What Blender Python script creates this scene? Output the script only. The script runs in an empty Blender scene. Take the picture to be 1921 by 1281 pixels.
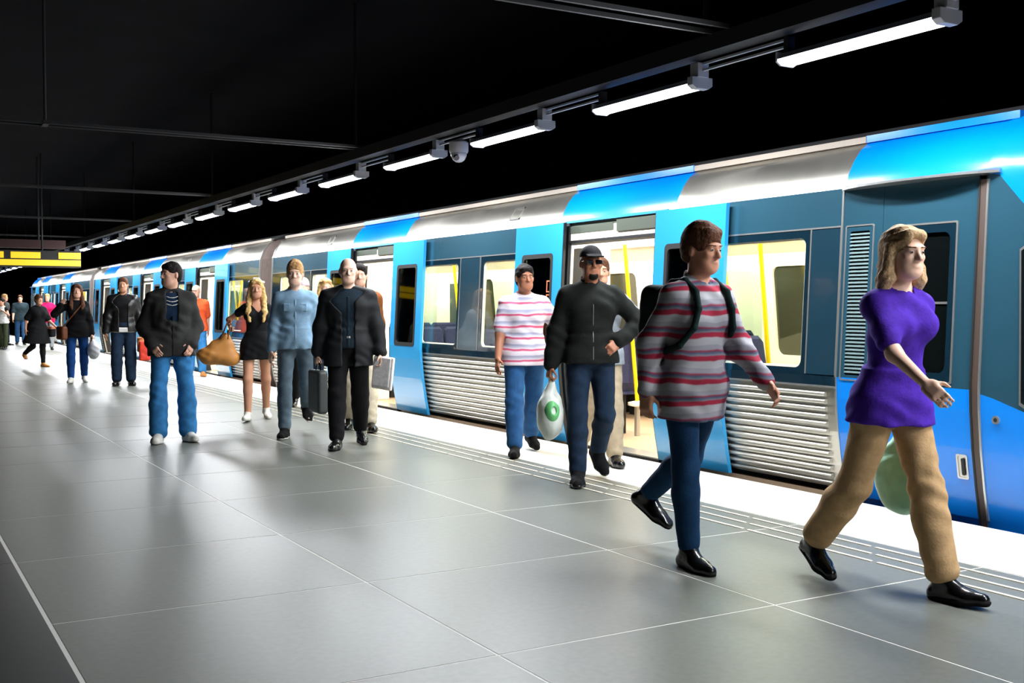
import bpy, bmesh, math, random
import numpy as np
from mathutils import Vector, Matrix
from mathutils.geometry import tessellate_polygon

random.seed(7)
S = bpy.context.scene
COL = S.collection
PI = math.pi

# ---------------------------------------------------------------- camera, world, exposure
cam_data = bpy.data.cameras.new('camera')
cam_data.sensor_width = 36.0
cam_data.lens = 2075.0 / 1921.0 * 36.0
cam_data.clip_end = 200
cam = bpy.data.objects.new('camera', cam_data)
COL.objects.link(cam)
cam.location = (0, 0, 1.35)
cam.rotation_euler = (math.radians(90 - 1.78), 0, math.radians(-30.17))
S.camera = cam
S.view_settings.view_transform = 'Standard'
S.view_settings.look = 'None'
S.view_settings.gamma = 1.0
S.view_settings.use_curve_mapping = False
S.view_settings.exposure = 0.0
w = bpy.data.worlds.new('world')
S.world = w
w.use_nodes = True
w.node_tree.nodes['Background'].inputs[0].default_value = (0.55, 0.6, 0.75, 1)
w.node_tree.nodes['Background'].inputs[1].default_value = 0.004
LAMP_POWER = 82.0        # watts of each platform tube
SIDE_SHARE = .32
CABIN_POWER = 120.0       # watts of each saloon lamp

# ---------------------------------------------------------------- materials
def lin(c):
    return tuple((x / 255 / 12.92) if x / 255 <= .04045 else ((x / 255 + .055) / 1.055) ** 2.4 for x in c) + (1,)
_m = {}
def mat(name, rgb, rough=.6, metal=0., spec=.5, noise=0., nscale=8., bump=0., bscale=40., aniso=0., coat=0., emit=None, estr=0.):
    if name in _m: return _m[name]
    m = bpy.data.materials.new(name); m.use_nodes = True
    nt = m.node_tree; b = nt.nodes['Principled BSDF']
    c = lin(rgb)
    b.inputs['Base Color'].default_value = c
    b.inputs['Roughness'].default_value = rough
    b.inputs['Metallic'].default_value = metal
    b.inputs['Specular IOR Level'].default_value = spec
    b.inputs['Anisotropic'].default_value = aniso
    b.inputs['Coat Weight'].default_value = coat
    if emit:
        b.inputs['Emission Color'].default_value = lin(emit); b.inputs['Emission Strength'].default_value = estr
    if noise or bump:
        tc = nt.nodes.new('ShaderNodeTexCoord')
    if noise:
        n = nt.nodes.new('ShaderNodeTexNoise'); n.inputs['Scale'].default_value = nscale; n.inputs['Detail'].default_value = 5
        nt.links.new(tc.outputs['Object'], n.inputs['Vector'])
        r = nt.nodes.new('ShaderNodeMapRange'); r.inputs[1].default_value = .3; r.inputs[2].default_value = .7
        r.inputs[3].default_value = 1 - noise; r.inputs[4].default_value = 1 + noise
        nt.links.new(n.outputs['Fac'], r.inputs[0])
        mx = nt.nodes.new('ShaderNodeVectorMath'); mx.operation = 'SCALE'; mx.inputs[0].default_value = c[:3]
        nt.links.new(r.outputs[0], mx.inputs['Scale']); nt.links.new(mx.outputs[0], b.inputs['Base Color'])
    if bump:
        n2 = nt.nodes.new('ShaderNodeTexNoise'); n2.inputs['Scale'].default_value = bscale; n2.inputs['Detail'].default_value = 4
        nt.links.new(tc.outputs['Object'], n2.inputs['Vector'])
        bp = nt.nodes.new('ShaderNodeBump'); bp.inputs['Strength'].default_value = bump; bp.inputs['Distance'].default_value = .02
        nt.links.new(n2.outputs['Fac'], bp.inputs['Height']); nt.links.new(bp.outputs[0], b.inputs['Normal'])
    _m[name] = m
    return m
def stripes(name, stops, period, rough=.85, slant=0., phase=0.):
    """horizontal woven stripes: colour ramp repeated along local Z"""
    if name in _m: return _m[name]
    m = bpy.data.materials.new(name); m.use_nodes = True
    nt = m.node_tree; b = nt.nodes['Principled BSDF']; b.inputs['Roughness'].default_value = rough
    b.inputs['Specular IOR Level'].default_value = .2
    tc = nt.nodes.new('ShaderNodeTexCoord'); sp = nt.nodes.new('ShaderNodeSeparateXYZ')
    nt.links.new(tc.outputs['Object'], sp.inputs[0])
    n = nt.nodes.new('ShaderNodeTexNoise'); n.inputs['Scale'].default_value = 5
    nt.links.new(tc.outputs['Object'], n.inputs['Vector'])
    a = nt.nodes.new('ShaderNodeMath'); a.operation = 'MULTIPLY_ADD'; a.inputs[1].default_value = .05
    nt.links.new(n.outputs['Fac'], a.inputs[0]); nt.links.new(sp.outputs['Z'], a.inputs[2])
    d = nt.nodes.new('ShaderNodeMath'); d.operation = 'DIVIDE'; d.inputs[1].default_value = period
    nt.links.new(a.outputs[0], d.inputs[0])
    f = nt.nodes.new('ShaderNodeMath'); f.operation = 'FRACT'
    nt.links.new(d.outputs[0], f.inputs[0])
    r = nt.nodes.new('ShaderNodeValToRGB'); r.color_ramp.interpolation = 'LINEAR'
    e = r.color_ramp.elements
    while len(e) < len(stops): e.new(.5)
    for el, (p, c) in zip(e, stops): el.position = p; el.color = lin(c)
    nt.links.new(f.outputs[0], r.inputs[0]); nt.links.new(r.outputs[0], b.inputs['Base Color'])
    _m[name] = m
    return m
def glass(name, tint, refl=.1):
    if name in _m: return _m[name]
    m = bpy.data.materials.new(name); m.use_nodes = True
    nt = m.node_tree; nt.nodes.remove(nt.nodes['Principled BSDF'])
    o = nt.nodes['Material Output']
    t = nt.nodes.new('ShaderNodeBsdfTransparent'); t.inputs[0].default_value = lin(tint)
    g = nt.nodes.new('ShaderNodeBsdfGlossy'); g.inputs['Roughness'].default_value = .03
    fr = nt.nodes.new('ShaderNodeLayerWeight'); fr.inputs[0].default_value = .5
    pw = nt.nodes.new('ShaderNodeMath'); pw.operation = 'POWER'; pw.inputs[1].default_value = 4.
    nt.links.new(fr.outputs['Facing'], pw.inputs[0])
    mp = nt.nodes.new('ShaderNodeMath'); mp.operation = 'MULTIPLY_ADD'; mp.inputs[1].default_value = .7; mp.inputs[2].default_value = refl
    nt.links.new(pw.outputs[0], mp.inputs[0])
    mx = nt.nodes.new('ShaderNodeMixShader')
    nt.links.new(mp.outputs[0], mx.inputs[0]); nt.links.new(t.outputs[0], mx.inputs[1]); nt.links.new(g.outputs[0], mx.inputs[2])
    nt.links.new(mx.outputs[0], o.inputs[0])
    _m[name] = m
    return m
def emission(name, rgb, s):
    if name in _m: return _m[name]
    m = bpy.data.materials.new(name); m.use_nodes = True
    b = m.node_tree.nodes['Principled BSDF']
    b.inputs['Base Color'].default_value = lin(rgb); b.inputs['Emission Color'].default_value = lin(rgb)
    b.inputs['Emission Strength'].default_value = s
    _m[name] = m
    return m

# ---------------------------------------------------------------- object helpers
def tag(o, label=None, cat=None, group=None, kind=None):
    if label: o['label'] = label
    if cat: o['category'] = cat
    if group: o['group'] = group
    if kind: o['kind'] = kind
    return o
def empty(name, loc, rz=0., label=None, cat=None, group=None):
    o = bpy.data.objects.new(name, None); COL.objects.link(o)
    o.empty_display_size = .2
    o.location = loc; o.rotation_euler = (0, 0, rz)
    return tag(o, label, cat, group)
def worldmat(o):
    if o is None: return Matrix.Identity(4)
    m = Matrix.LocRotScale(o.location, o.rotation_euler, o.scale)
    if o.parent: m = worldmat(o.parent) @ o.matrix_parent_inverse @ m
    return m
def setparent(o, p):
    o.parent = p
    o.matrix_parent_inverse = worldmat(p).inverted()
def link(name, me, material=None, parent=None, smooth=False):
    if material is not None:
        me.materials.clear(); me.materials.append(material)
    if smooth: me.polygons.foreach_set('use_smooth', [True] * len(me.polygons))
    o = bpy.data.objects.new(name, me); COL.objects.link(o)
    if parent is not None: setparent(o, parent)
    return o
class MB:
    """collects world-space geometry for one mesh"""
    def __init__(s): s.v = []; s.f = []
    def add(s, vs, fs):
        n = len(s.v); s.v += [tuple(v) for v in vs]; s.f += [tuple(i + n for i in f) for f in fs]; return s
    def box(s, x0, x1, y0, y1, z0, z1):
        vs = [(x, y, z) for x in (x0, x1) for y in (y0, y1) for z in (z0, z1)]
        return s.add(vs, [(0, 1, 3, 2), (4, 6, 7, 5), (0, 4, 5, 1), (2, 3, 7, 6), (0, 2, 6, 4), (1, 5, 7, 3)])
    def loft(s, rings, cap=True, closed=True):
        n = len(rings[0]); vs = [p for r in rings for p in r]; fs = []
        for i in range(len(rings) - 1):
            for j in range(n if closed else n - 1):
                a = i * n + j; b = i * n + (j + 1) % n
                fs.append((a, b, b + n, a + n))
        if cap and closed:
            fs.append(tuple(range(n - 1, -1, -1))); fs.append(tuple((len(rings) - 1) * n + j for j in range(n)))
        return s.add(vs, fs)
    def tube(s, pts, r, n=8):
        pts = [Vector(p) for p in pts]; rings = []
        rr = r if isinstance(r, (list, tuple)) else [r] * len(pts)
        up = None
        for i, p in enumerate(pts):
            t = (pts[min(i + 1, len(pts) - 1)] - pts[max(i - 1, 0)]).normalized()
            if up is None:
                up = Vector((0, 0, 1)) if abs(t.z) < .9 else Vector((1, 0, 0))
            u = (up - t * up.dot(t)).normalized(); v = t.cross(u); up = u
            rings.append([p + (u * math.cos(2 * PI * k / n) + v * math.sin(2 * PI * k / n)) * rr[i] for k in range(n)])
        return s.loft(rings)
    def lathe(s, c, prof, n=20):
        return s.loft([[(c[0] + r * math.cos(2 * PI * k / n), c[1] + r * math.sin(2 * PI * k / n), c[2] + z) for k in range(n)] for r, z in prof])
    def build(s, name, material, parent=None, smooth=False, bevel=0.):
        me = bpy.data.meshes.new(name); me.from_pydata(s.v, [], s.f)
        bm = bmesh.new(); bm.from_mesh(me)
        bmesh.ops.recalc_face_normals(bm, faces=bm.faces)
        if bevel:
            ed = [e for e in bm.edges if len(e.link_faces) == 2 and e.calc_face_angle(0) > .6]
            bmesh.ops.bevel(bm, geom=ed, offset=bevel, segments=2, affect='EDGES', profile=.5, clamp_overlap=True)
        bm.to_mesh(me); bm.free()
        o = link(name, me, material, parent, smooth and not bevel)
        if smooth and bevel is not None:
            me.polygons.foreach_set('use_smooth', [True] * len(me.polygons))
            try: me.set_sharp_from_angle(angle=math.radians(40))
            except Exception: pass
        return o
def copy_part(src, parent, offset):
    o = src.copy(); COL.objects.link(o); o.parent = None
    o.location = Vector(src.location) + Vector(offset)
    setparent(o, parent)
    return o

# ---------------------------------------------------------------- palette
M_TILE = mat('floor_granite', (110, 112, 104), rough=.38, spec=.33, noise=.08, nscale=30)
M_DARKTILE = mat('floor_dark_granite', (46, 50, 47), rough=.32, spec=.4, noise=.08, nscale=25)
M_JOINT = mat('floor_joint', (222, 220, 212), rough=.6)
M_EDGE = mat('edge_stone', (236, 232, 222), rough=.45, noise=.03, nscale=12)
M_TACT = mat('tactile_line', (236, 226, 205), rough=.4)
M_CONC = mat('concrete', (60, 60, 58), rough=.9, noise=.15, nscale=3)
M_ROCK = mat('tunnel_rock', (14, 14, 17), rough=1., spec=.05, noise=.3, nscale=1.5)
M_STRUT = mat('strut_black', (10, 10, 12), rough=.7)
M_TRUNK = mat('trunking', (36, 36, 42), rough=.6)
M_LAMPBODY = mat('lamp_body', (190, 192, 200), rough=.5)
M_LAMP = emission('lamp_diffuser', (236, 240, 255), 13.0)
# ================================================================ THE STATION
XE = 5.90          # platform edge
XS = 5.985         # car side at the waist
YT0, DY = 3.706, 1.317
COLS = (0.65, 2.0925, 3.535, 4.98)
Y_LO, Y_HI = YT0 - 7 * DY, YT0 + 42 * DY

def grey_lines():
    # grout bed that shows in the joints between the slabs
    f = MB().box(-4.2, XE, Y_LO, Y_HI, -.30, -.0012).build('floor', M_JOINT)
    tag(f, kind='structure')
    g = .006
    for x0, x1 in zip(COLS[:-1], COLS[1:]):
        me = None
        for i in range(-7, 42):
            y0 = YT0 + i * DY
            if me is None:
                b = MB(); b.box(x0 + g, x1 - g, y0 + g, y0 + DY - g, -.035, 0)
                o = b.build('floor_tile', M_TILE, f); src = o; base = y0; me = o.data
            else:
                copy_part(src, f, (0, y0 - base, 0))
    # dark slabs along the middle of the platform
    src = None
    for x0, x1 in ((-4.2, -1.8), (-1.8, .65)):
        src = None
        for i in range(-4, 21):
            y0 = YT0 + i * DY * 2
            if y0 > Y_HI - 2 * DY: break
            if src is None:
                src = MB().box(x0 + g, x1 - g * 2.4, y0 + g * .3, y0 + DY * 2 - g * .3, -.035, 0).build('floor_tile', M_DARKTILE, f); base = y0
            else: copy_part(src, f, (0, y0 - base, 0))
    # pale edge slabs
    src = None
    for i in range(-7, 42):
        y0 = YT0 + i * DY
        if src is None:
            src = MB().box(COLS[-1] + .004, XE, y0 + .002, y0 + DY - .002, -.03, .002).build('edge_slab', M_EDGE, f); base = y0
        else: copy_part(src, f, (0, y0 - base, 0))
    # three rows of tactile dashes beside the pale edge
    rest = MB(); src = None
    for r, x in enumerate((4.585, 4.725, 4.865)):
        y = Y_LO + .1 + r * .13
        while y < Y_HI - .6:
            if y < 16 and y > 0:
                if src is None:
                    src = MB().box(x - .011, x + .011, y, y + .46, -.002, .004).build('tactile_bar', M_TACT, f); base = (x, y)
                else: copy_part(src, f, (x - base[0], y - base[1], 0))
            else: rest.box(x - .011, x + .011, y, y + .46, -.002, .004)
            y += .50
    tag(rest.build('tactile_bar', M_TACT, f), kind='stuff')
    return f
FLOOR = grey_lines()
tag(MB().box(XE - .25, XE - .05, Y_LO, Y_HI, -1.2, -.31).build('wall_platform_edge', M_CONC), kind='structure')
tag(MB().box(XE - .3, 10.4, Y_LO, 75, -1.4, -1.2).build('floor_track_bed', M_CONC), kind='structure')
tag(MB().box(10.2, 10.5, -12, 75, -1.2, 5.0).build('wall_right', M_ROCK), kind='structure')
tag(MB().box(-7.5, -7.2, -12, 75, -1.2, 5.0).build('wall_left', M_ROCK), kind='structure')
tag(MB().box(-7.5, 10.5, 74.7, 75, -1.2, 5.0).build('wall_far', M_ROCK), kind='structure')
tag(MB().box(-7.5, 10.5, -12, -11.7, -1.2, 5.0).build('wall_near', M_ROCK), kind='structure')
tag(MB().box(-7.5, 10.5, -12, 75, 5.0, 5.3).build('ceiling', M_ROCK), kind='structure')

# ---------------------------------------------------------------- lamps
LX, LZ = 5.2, 2.92
LPITCH = 2.113
def lamp_parts(k, first=[None]):
    y0 = 4.11 + LPITCH * k; y1 = y0 + 1.28
    if k <= 0:
        pos = ('first fluorescent lamp behind the platform camera' if k < 0 else 'nearest and largest glowing tube lamp at the upper right corner')
    lab = 'white fluorescent tube lamp hung over the platform edge'
    L = empty('tube_lamp', (LX, (y0 + y1) / 2, LZ), 0, lab, 'lamp', 'tube lamps hung in a row')
    # housing: trapezoid channel over the diffuser
    hb = [(-.085, .035), (-.05, .075), (.05, .075), (.085, .035)]
    MB().loft([[(LX + a, y, LZ + b) for a, b in hb] for y in (y0 + .03, y1)]).build('housing', M_LAMPBODY, L)
    prof = [(-.082, .035), (-.062, .012), (-.03, 0), (.03, 0), (.062, .012), (.082, .035)]
    MB().loft([[(LX + a, y, LZ + b) for a, b in prof] for y in (y0 + .04, y1 - .01)]).build('diffuser', M_LAMP, L)
    pe = [(-.093, .08), (-.093, .02), (-.055, -.004), (.055, -.004), (.093, .02), (.093, .08)]
    MB().loft([[(LX + a, y, LZ + b) for a, b in pe] for y in (y0, y0 + .06)]).build('end_cap', M_LAMPBODY, L, bevel=.004)
    MB().loft([[(LX + a * .97, y, LZ + b) for a, b in pe] for y in (y1 - .015, y1)]).build('end_cap', M_LAMPBODY, L)
    MB().box(LX - .05, LX + .05, y0 - .01, y0 + .08, LZ + .078, LZ + .180).build('bracket', M_LAMPBODY, L, bevel=.004)
    MB().box(LX - .03, LX + .03, y1 - .05, y1 - .01, LZ + .073, LZ + .183).build('bracket', M_TRUNK, L)
    for dz in (.120, .165):
        MB().box(LX - .012, LX + .012, y0 - (LPITCH - 1.28), y0, LZ + dz, LZ + dz + .014).build('rail', M_LAMPBODY, L)
    ld = bpy.data.lights.new('tube_light', 'AREA'); ld.shape = 'RECTANGLE'; ld.size = .1; ld.size_y = 1.15
    ld.energy = LAMP_POWER; ld.color = (.93, .96, 1.0)
    lo = bpy.data.objects.new('tube_light', ld); COL.objects.link(lo)
    lo.location = (LX, (y0 + y1) / 2, LZ - .012)
    setparent(lo, L)
    # the sloping flank of the diffuser that looks at the platform
    l2 = bpy.data.lights.new('tube_side_light', 'AREA'); l2.shape = 'RECTANGLE'; l2.size = .06; l2.size_y = 1.15
    l2.energy = LAMP_POWER * SIDE_SHARE; l2.color = (.93, .96, 1.0)
    s2 = bpy.data.objects.new('tube_side_light', l2); COL.objects.link(s2)
    s2.location = (LX - .088, (y0 + y1) / 2, LZ + .01); s2.rotation_euler = (0, math.radians(68), 0)
    setparent(s2, L)
    return L
_ord = ['first', 'second', 'third', 'fourth', 'fifth', 'sixth', 'seventh', 'eighth', 'ninth', 'tenth', 'eleventh', 'twelfth', 'thirteenth', 'fourteenth']
for k in range(-4, 25):
    L = lamp_parts(k)
    if k == 0: L['label'] = 'nearest and largest white tube lamp, in the upper right corner'
    elif 0 < k < 14: L['label'] = 'white tube lamp over the platform edge, %s in the row from the right' % _ord[k]
    elif k < 0:
        L['label'] = 'white tube lamp over the platform edge, behind the viewpoint'
        L['group'] = 'tube lamps behind the viewpoint'
    else:
        L['label'] = 'tiny far tube lamp seen below or behind the yellow sign'
        L['group'] = 'far tube lamps by the sign'
T = empty('lighting_trunking', (LX - .08, 25, LZ + .2), 0, 'dark cable trunking running above the row of tube lamps', 'trunking')
MB().box(LX - .15, LX - .01, -9, 56, LZ + .195, LZ + .30).build('trunk', M_TRUNK, T)
MB().box(LX - .16, LX - .15, -9, 56, LZ + .195, LZ + .31).build('trunk_lip', M_TRUNK, T)
for i in range(-1, 8):
    y = 5.85 + 6.47 * i
    MB().tube([(LX - .08, y + .25, LZ + .29), (LX - .08, y + .25, 5.0)], .018, 6).build('hanger_rod', M_STRUT, T)
for i in range(0, 7):
    y = 5.85 + 6.47 * i
    B = empty('ceiling_strut', (1.5, y, LZ + .28), 0, 'thin dark twin-rail strut crossing overhead to the lamp row, %s from the right' % _ord[i], 'strut', 'struts under the ceiling')
    for dy in (-.09, .09):
        MB().box(-6.9, LX - .02, y + dy - .012, y + dy + .012, LZ + .305, LZ + .335).build('rail', M_STRUT, B)
    for x in (-5.5, -2.0, 1.6):
        MB().tube([(x, y, LZ + .33), (x, y, 5.0)], .014, 6).build('hanger_rod', M_STRUT, B)
        MB().box(x - .03, x + .03, y - .11, y + .11, LZ + .30, LZ + .34).build('cross_plate', M_STRUT, B)

# dome camera between two lamps
C = empty('security_camera', (LX, 10.02, LZ + .18), 0, 'white dome security camera hanging between two tube lamps', 'camera')
MB().lathe((LX, 10.02, LZ - .02), [(.001, .13), (.08, .13), (.098, .115), (.098, .03), (.09, .01), (.06, .01)], 24).build('housing', mat('cctv_white', (205, 205, 210), rough=.45), C, smooth=True)
MB().lathe((LX, 10.02, LZ - .02), [(.084, .02), (.08, -.02), (.06, -.06), (.03, -.08), (.001, -.085)], 24).build('dome', mat('cctv_dome', (150, 150, 158), rough=.12), C, smooth=True)
MB().tube([(LX - .055, 9.97, LZ - .055), (LX - .06, 9.945, LZ - .07)], [.03, .026], 12).build('lens', mat('cctv_lens', (18, 18, 22), rough=.1), C, smooth=True)
MB().box(LX - .02, LX + .02, 9.98, 10.06, LZ + .105, LZ + .119).build('mount', M_LAMPBODY, C)

# hanging direction sign
SG = empty('hanging_sign', (1.5, 28.5, 2.32), 0, 'long yellow direction sign hanging across the platform at far left', 'sign')
M_SIGNK = mat('sign_black', (20, 14, 14), rough=.5)
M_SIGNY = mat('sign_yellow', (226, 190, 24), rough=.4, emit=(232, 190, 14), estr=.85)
MB().box(-2.4, 4.46, 28.42, 28.62, 2.30, 2.70).build('body', M_SIGNK, SG, bevel=.01)
MB().box(-2.36, 4.45, 28.40, 28.425, 2.335, 2.475).build('lower_band', M_SIGNY, SG)
for x0, x1 in ((3.95, 4.45), (2.9, 3.55), (1.6, 2.75), (.2, 1.3), (-1.6, -.2)):
    MB().box(x0, x1, 28.40, 28.425, 2.505, 2.655).build('upper_panel', M_SIGNY, SG)
for x in (-1.5, 1.0, 3.6):
    MB().tube([(x, 28.52, 2.69), (x, 28.52, 5.0)], .022, 6).build('hanger_rod', M_STRUT, SG)
M_BEAM = mat('brown_beam', (70, 42, 40), rough=.7)
BM = empty('sign_beam', (1, 29.2, 2.75), 0, 'dark brown box beam just above the yellow sign', 'beam')
MB().box(-6.9, 4.2, 29.0, 29.3, 2.78, 2.98).build('beam_box', M_BEAM, BM)
for x in (-4., 0., 3.6):
    MB().tube([(x, 29.15, 2.97), (x, 29.15, 5.0)], .025, 6).build('hanger_rod', M_STRUT, BM)

# ================================================================ THE TRAIN
PZ = [-1.0, -.3, 0., .2, .45, .7, .85, 2.2, 2.3, 2.4, 2.48, 2.55]
PO = [.22, .17, .11, .07, .03, .006, 0., .07, .10, .155, .22, .31]
def off(z): return float(np.interp(z, PZ, PO))
XC = XS + 1.44                    # centre line of the cars
M_STEEL = mat('brushed_steel', (196, 192, 182), rough=.33, metal=.9, aniso=.5, noise=.05, nscale=6)
M_RIB = mat('rib_steel', (214, 210, 200), rough=.36, metal=.75)
M_SKYBLUE = mat('leaf_blue', (44, 150, 208), rough=.22, coat=.4)
M_CABBLUE = mat('cab_blue', (0, 130, 232), rough=.22, coat=.25)
M_TEAL = mat('dark_teal', (38, 74, 90), rough=.22, coat=.5)
M_WINBAND = mat('window_band', (16, 38, 50), rough=.12, coat=.5)
M_BLACK = mat('black_rubber', (12, 13, 14), rough=.6)
M_RUBBER = mat('brown_seal', (74, 60, 52), rough=.5)
M_SILVER = mat('silver_trim', (190, 190, 186), rough=.3, metal=.8)
M_LINTEL = mat('lintel_metal', (82, 90, 78), rough=.5, metal=.2)
M_UNDER = mat('underframe', (22, 22, 22), rough=.8)
M_CREAM = mat('cream_panel', (246, 238, 216), rough=.4)
M_CFLOOR = mat('saloon_floor', (176, 150, 122), rough=.45, noise=.08, nscale=20)
M_YELLOW = mat('yellow_pole', (250, 208, 8), rough=.3)
M_SEAT = mat('seat_fabric', (40, 44, 78), rough=.9, noise=.35, nscale=60)
M_SEATB = mat('seat_shell', (84, 92, 98), rough=.5)
M_BELLOW = mat('bellows', (98, 84, 78), rough=.85, noise=.15, nscale=10)
M_ROOF = mat('roof_grey', (70, 70, 70), rough=.7)
G_WIN = glass('window_glass', (232, 240, 236), .03)
G_LEAF = glass('leaf_glass', (150, 158, 158), .06)
M_SALOON = emission('saloon_lamp', (255, 244, 214), 5.0)

def strip(y0, y1, zs, dx, th):
    """solid strip following the car side; dx = proud of the side"""
    b = MB()
    r = [[(XS + off(z) - dx, y, z) for z in zs] + [(XS + off(z) - dx + th, y, z) for z in reversed(zs)] for y in (y0, y1)]
    return b.loft(r)
def rrect(y0, y1, z0, z1, r, n=5):
    out = []
    for cy, cz, a0 in ((y1 - r, z1 - r, 0), (y0 + r, z1 - r, 90), (y0 + r, z0 + r, 180), (y1 - r, z0 + r, 270)):
        for i in range(n + 1):
            a = math.radians(a0 + 90 * i / n); out.append((cy + r * math.cos(a), cz + r * math.sin(a)))
    return out
def poly_solid(outer, holes, xf, th, b=None):
    """(y,z) polygon with holes, front at x = xf(z), thickness th towards +x"""
    b = b or MB()
    loops = [outer] + holes
    flat = [p for l in loops for p in l]
    tri = tessellate_polygon([[Vector((p[0], p[1], 0)) for p in l] for l in loops])
    n = len(flat)
    vs = [(xf(z), y, z) for y, z in flat] + [(xf(z) + th, y, z) for y, z in flat]
    fs = [tuple(t) for t in tri] + [tuple(i + n for i in reversed(t)) for t in tri]
    k = 0
    for l in loops:
        m = len(l)
        for i in range(m):
            a, c = k + i, k + (i + 1) % m
            fs.append((a, c, c + n, a + n))
        k += m
    b.add(vs, fs)
    return b
def side(dx): return lambda z: XS + off(z) - dx
def ring(outer, inner, xf, th): return poly_solid(outer, [inner], xf, th)
LOWZ = [0., .1, .2, .33, .45, .58, .7, .85]
ROOFZ = [2.2, 2.25, 2.3, 2.35, 2.4, 2.44, 2.48, 2.52, 2.55]

def leaf(car, ya, yb, seal, proud=.068):
    xf = side(proud)
    win = rrect(ya + .19, yb - .17, .88, 1.87, .03)
    o = [(ya, .85), (yb, .85), (yb, 2.19), (ya, 2.19)]
    b = poly_solid(o, [win], xf, .035)
    lo = strip(ya, yb, LOWZ, proud, .035)
    b.add(lo.v, lo.f)
    L = b.build('door_leaf', M_SKYBLUE, car)
    ring(rrect(ya + .165, yb - .145, .855, 1.895, .045), rrect(ya + .205, yb - .185, .90, 1.85, .04), lambda z: xf(z) - .004, .02).build('window_seal', M_BLACK, L)
    poly_solid(rrect(ya + .19, yb - .17, .885, 1.865, .03), [], lambda z: xf(z) + .012, .008).build('pane', G_LEAF, L)
    ys = yb if seal > 0 else ya
    s = strip(ys - .012, ys + .012, LOWZ + [1.3, 1.8, 2.19], proud - .004, .03); s.build('edge_seal', M_BLACK, L)
    return L
def door(car, c, near=True):
    w_ = .75
    leaf(car, c - w_ - .92, c - w_, +1); leaf(car, c + w_, c + w_ + .92, -1)
    # portal
    D = MB().box(XS + .10, XS + .17, c - w_ - .05, c + w_ + .05, 2.0, 2.19).build('door_header', M_LINTEL, car)
    MB().box(XS + .075, XS + .10, c - w_, c - .05, 2.06, 2.17).build('header_cover', M_LINTEL, D)
    MB().box(XS + .085, XS + .10, c + .02, c + w_, 2.08, 2.15).build('header_cover', M_LINTEL, D)
    MB().box(XS + .07, XS + .12, c - w_, c + w_, 1.985, 2.01).build('header_lip', M_BLACK, D)
    for s in (-1, 1):
        a = c + s * w_; q = a + s * .07
        strip(min(a, q), max(a, q), LOWZ + [1.4, 2.19], -.004, .20).build('door_jamb', M_BLACK, car)
        e = a - s * .018
        strip(min(a, e), max(a, e), LOWZ + [1.4, 2.0], -.03, .03).build('jamb_edge', M_SILVER, car)
    MB().box(XS + .06, XS + .30, c - w_, c + w_, -.03, .006).build('threshold', M_SILVER, car)
    MB().box(XS + .04, XS + .09, c - w_, c + w_, -.06, .0).build('threshold_nosing', M_BLACK, car)
def bay(car, y0, y1, wins, detail=True):
    """side wall between two door portals; wins = list of (ya, yb)"""
    strip(y0, y1, [1.93, 2.06, 2.2], 0, .05).build('upper_band', M_TEAL, car)
    strip(y0, y1, [1.922, 1.934], .004, .01).build('trim_strip', M_SILVER, car)
    holes = [rrect(a, b, .90, 1.865, .06) for a, b in wins]
    P = poly_solid([(y0, .85), (y1, .85), (y1, 1.925), (y0, 1.925)], holes, side(0), .05).build('window_band', M_WINBAND, car)
    for a, b in wins:
        poly_solid(rrect(a - .01, b + .01, .89, 1.875, .06), [], side(-.02), .008).build('pane', G_WIN, P)
        ring(rrect(a - .004, b + .004, .896, 1.869, .062), rrect(a + .014, b - .014, .914, 1.851, .05), side(-.012), .03).build('window_seal', M_CREAM, P)
    ws = sorted(wins)
    gaps_ = [(a[1] + .07, b[0] - .07) for a, b in zip(ws[:-1], ws[1:]) if b[0] - a[1] > .3]
    if ws and ws[0][0] - y0 > .2 and abs(y0 - 5.68) < .01: gaps_.append((y0 + .01, ws[0][0] - .06))
    for a, b in gaps_:
        Q = strip(a, b, [.86, 1.4, 1.915], .004, .02).build('pillar_panel', mat('pillar_teal', (26, 54, 68), rough=.2, coat=.4), car)
        for e in (a - .012, b): strip(e, e + .012, [.86, 1.4, 1.92], .007, .02).build('trim_strip', M_SILVER, Q)
    strip(y0, y1, [.775, .85], .006, .05).build('waist_band', M_WINBAND, car)
    strip(y0, y1, [.768, .782], .012, .03).build('trim_strip', M_SILVER, car)
    B = strip(y0, y1, [.035, .1, .2, .33, .45, .58, .7, .775], -.012, .05).build('lower_panel', M_STEEL, car)
    n = 13
    for i in range(n):
        z = .066 + i * .0545
        r0, r1 = y0 + (.10 if abs(y0 - 5.68) < .01 else .04), y1 - .04
        pr = [(-.012, -.019), (.010, -.016), (.017, -.006), (.017, .005), (.008, .013), (-.012, .017)]
        MB().loft([[(XS + off(z + dz) - dx, y, z + dz) for dx, dz in pr] for y in (r0, r1)]).build('rib', M_RIB, B)
    strip(y0, y1, [-.95, -.3, .034], -.05, .05).build('skirt', M_UNDER, car)
def roofside(car, segs):
    for y0, y1, m in segs:
        strip(y0, y1, ROOFZ, -.012, .06).build('cant_panel', m, car, smooth=True)
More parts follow.
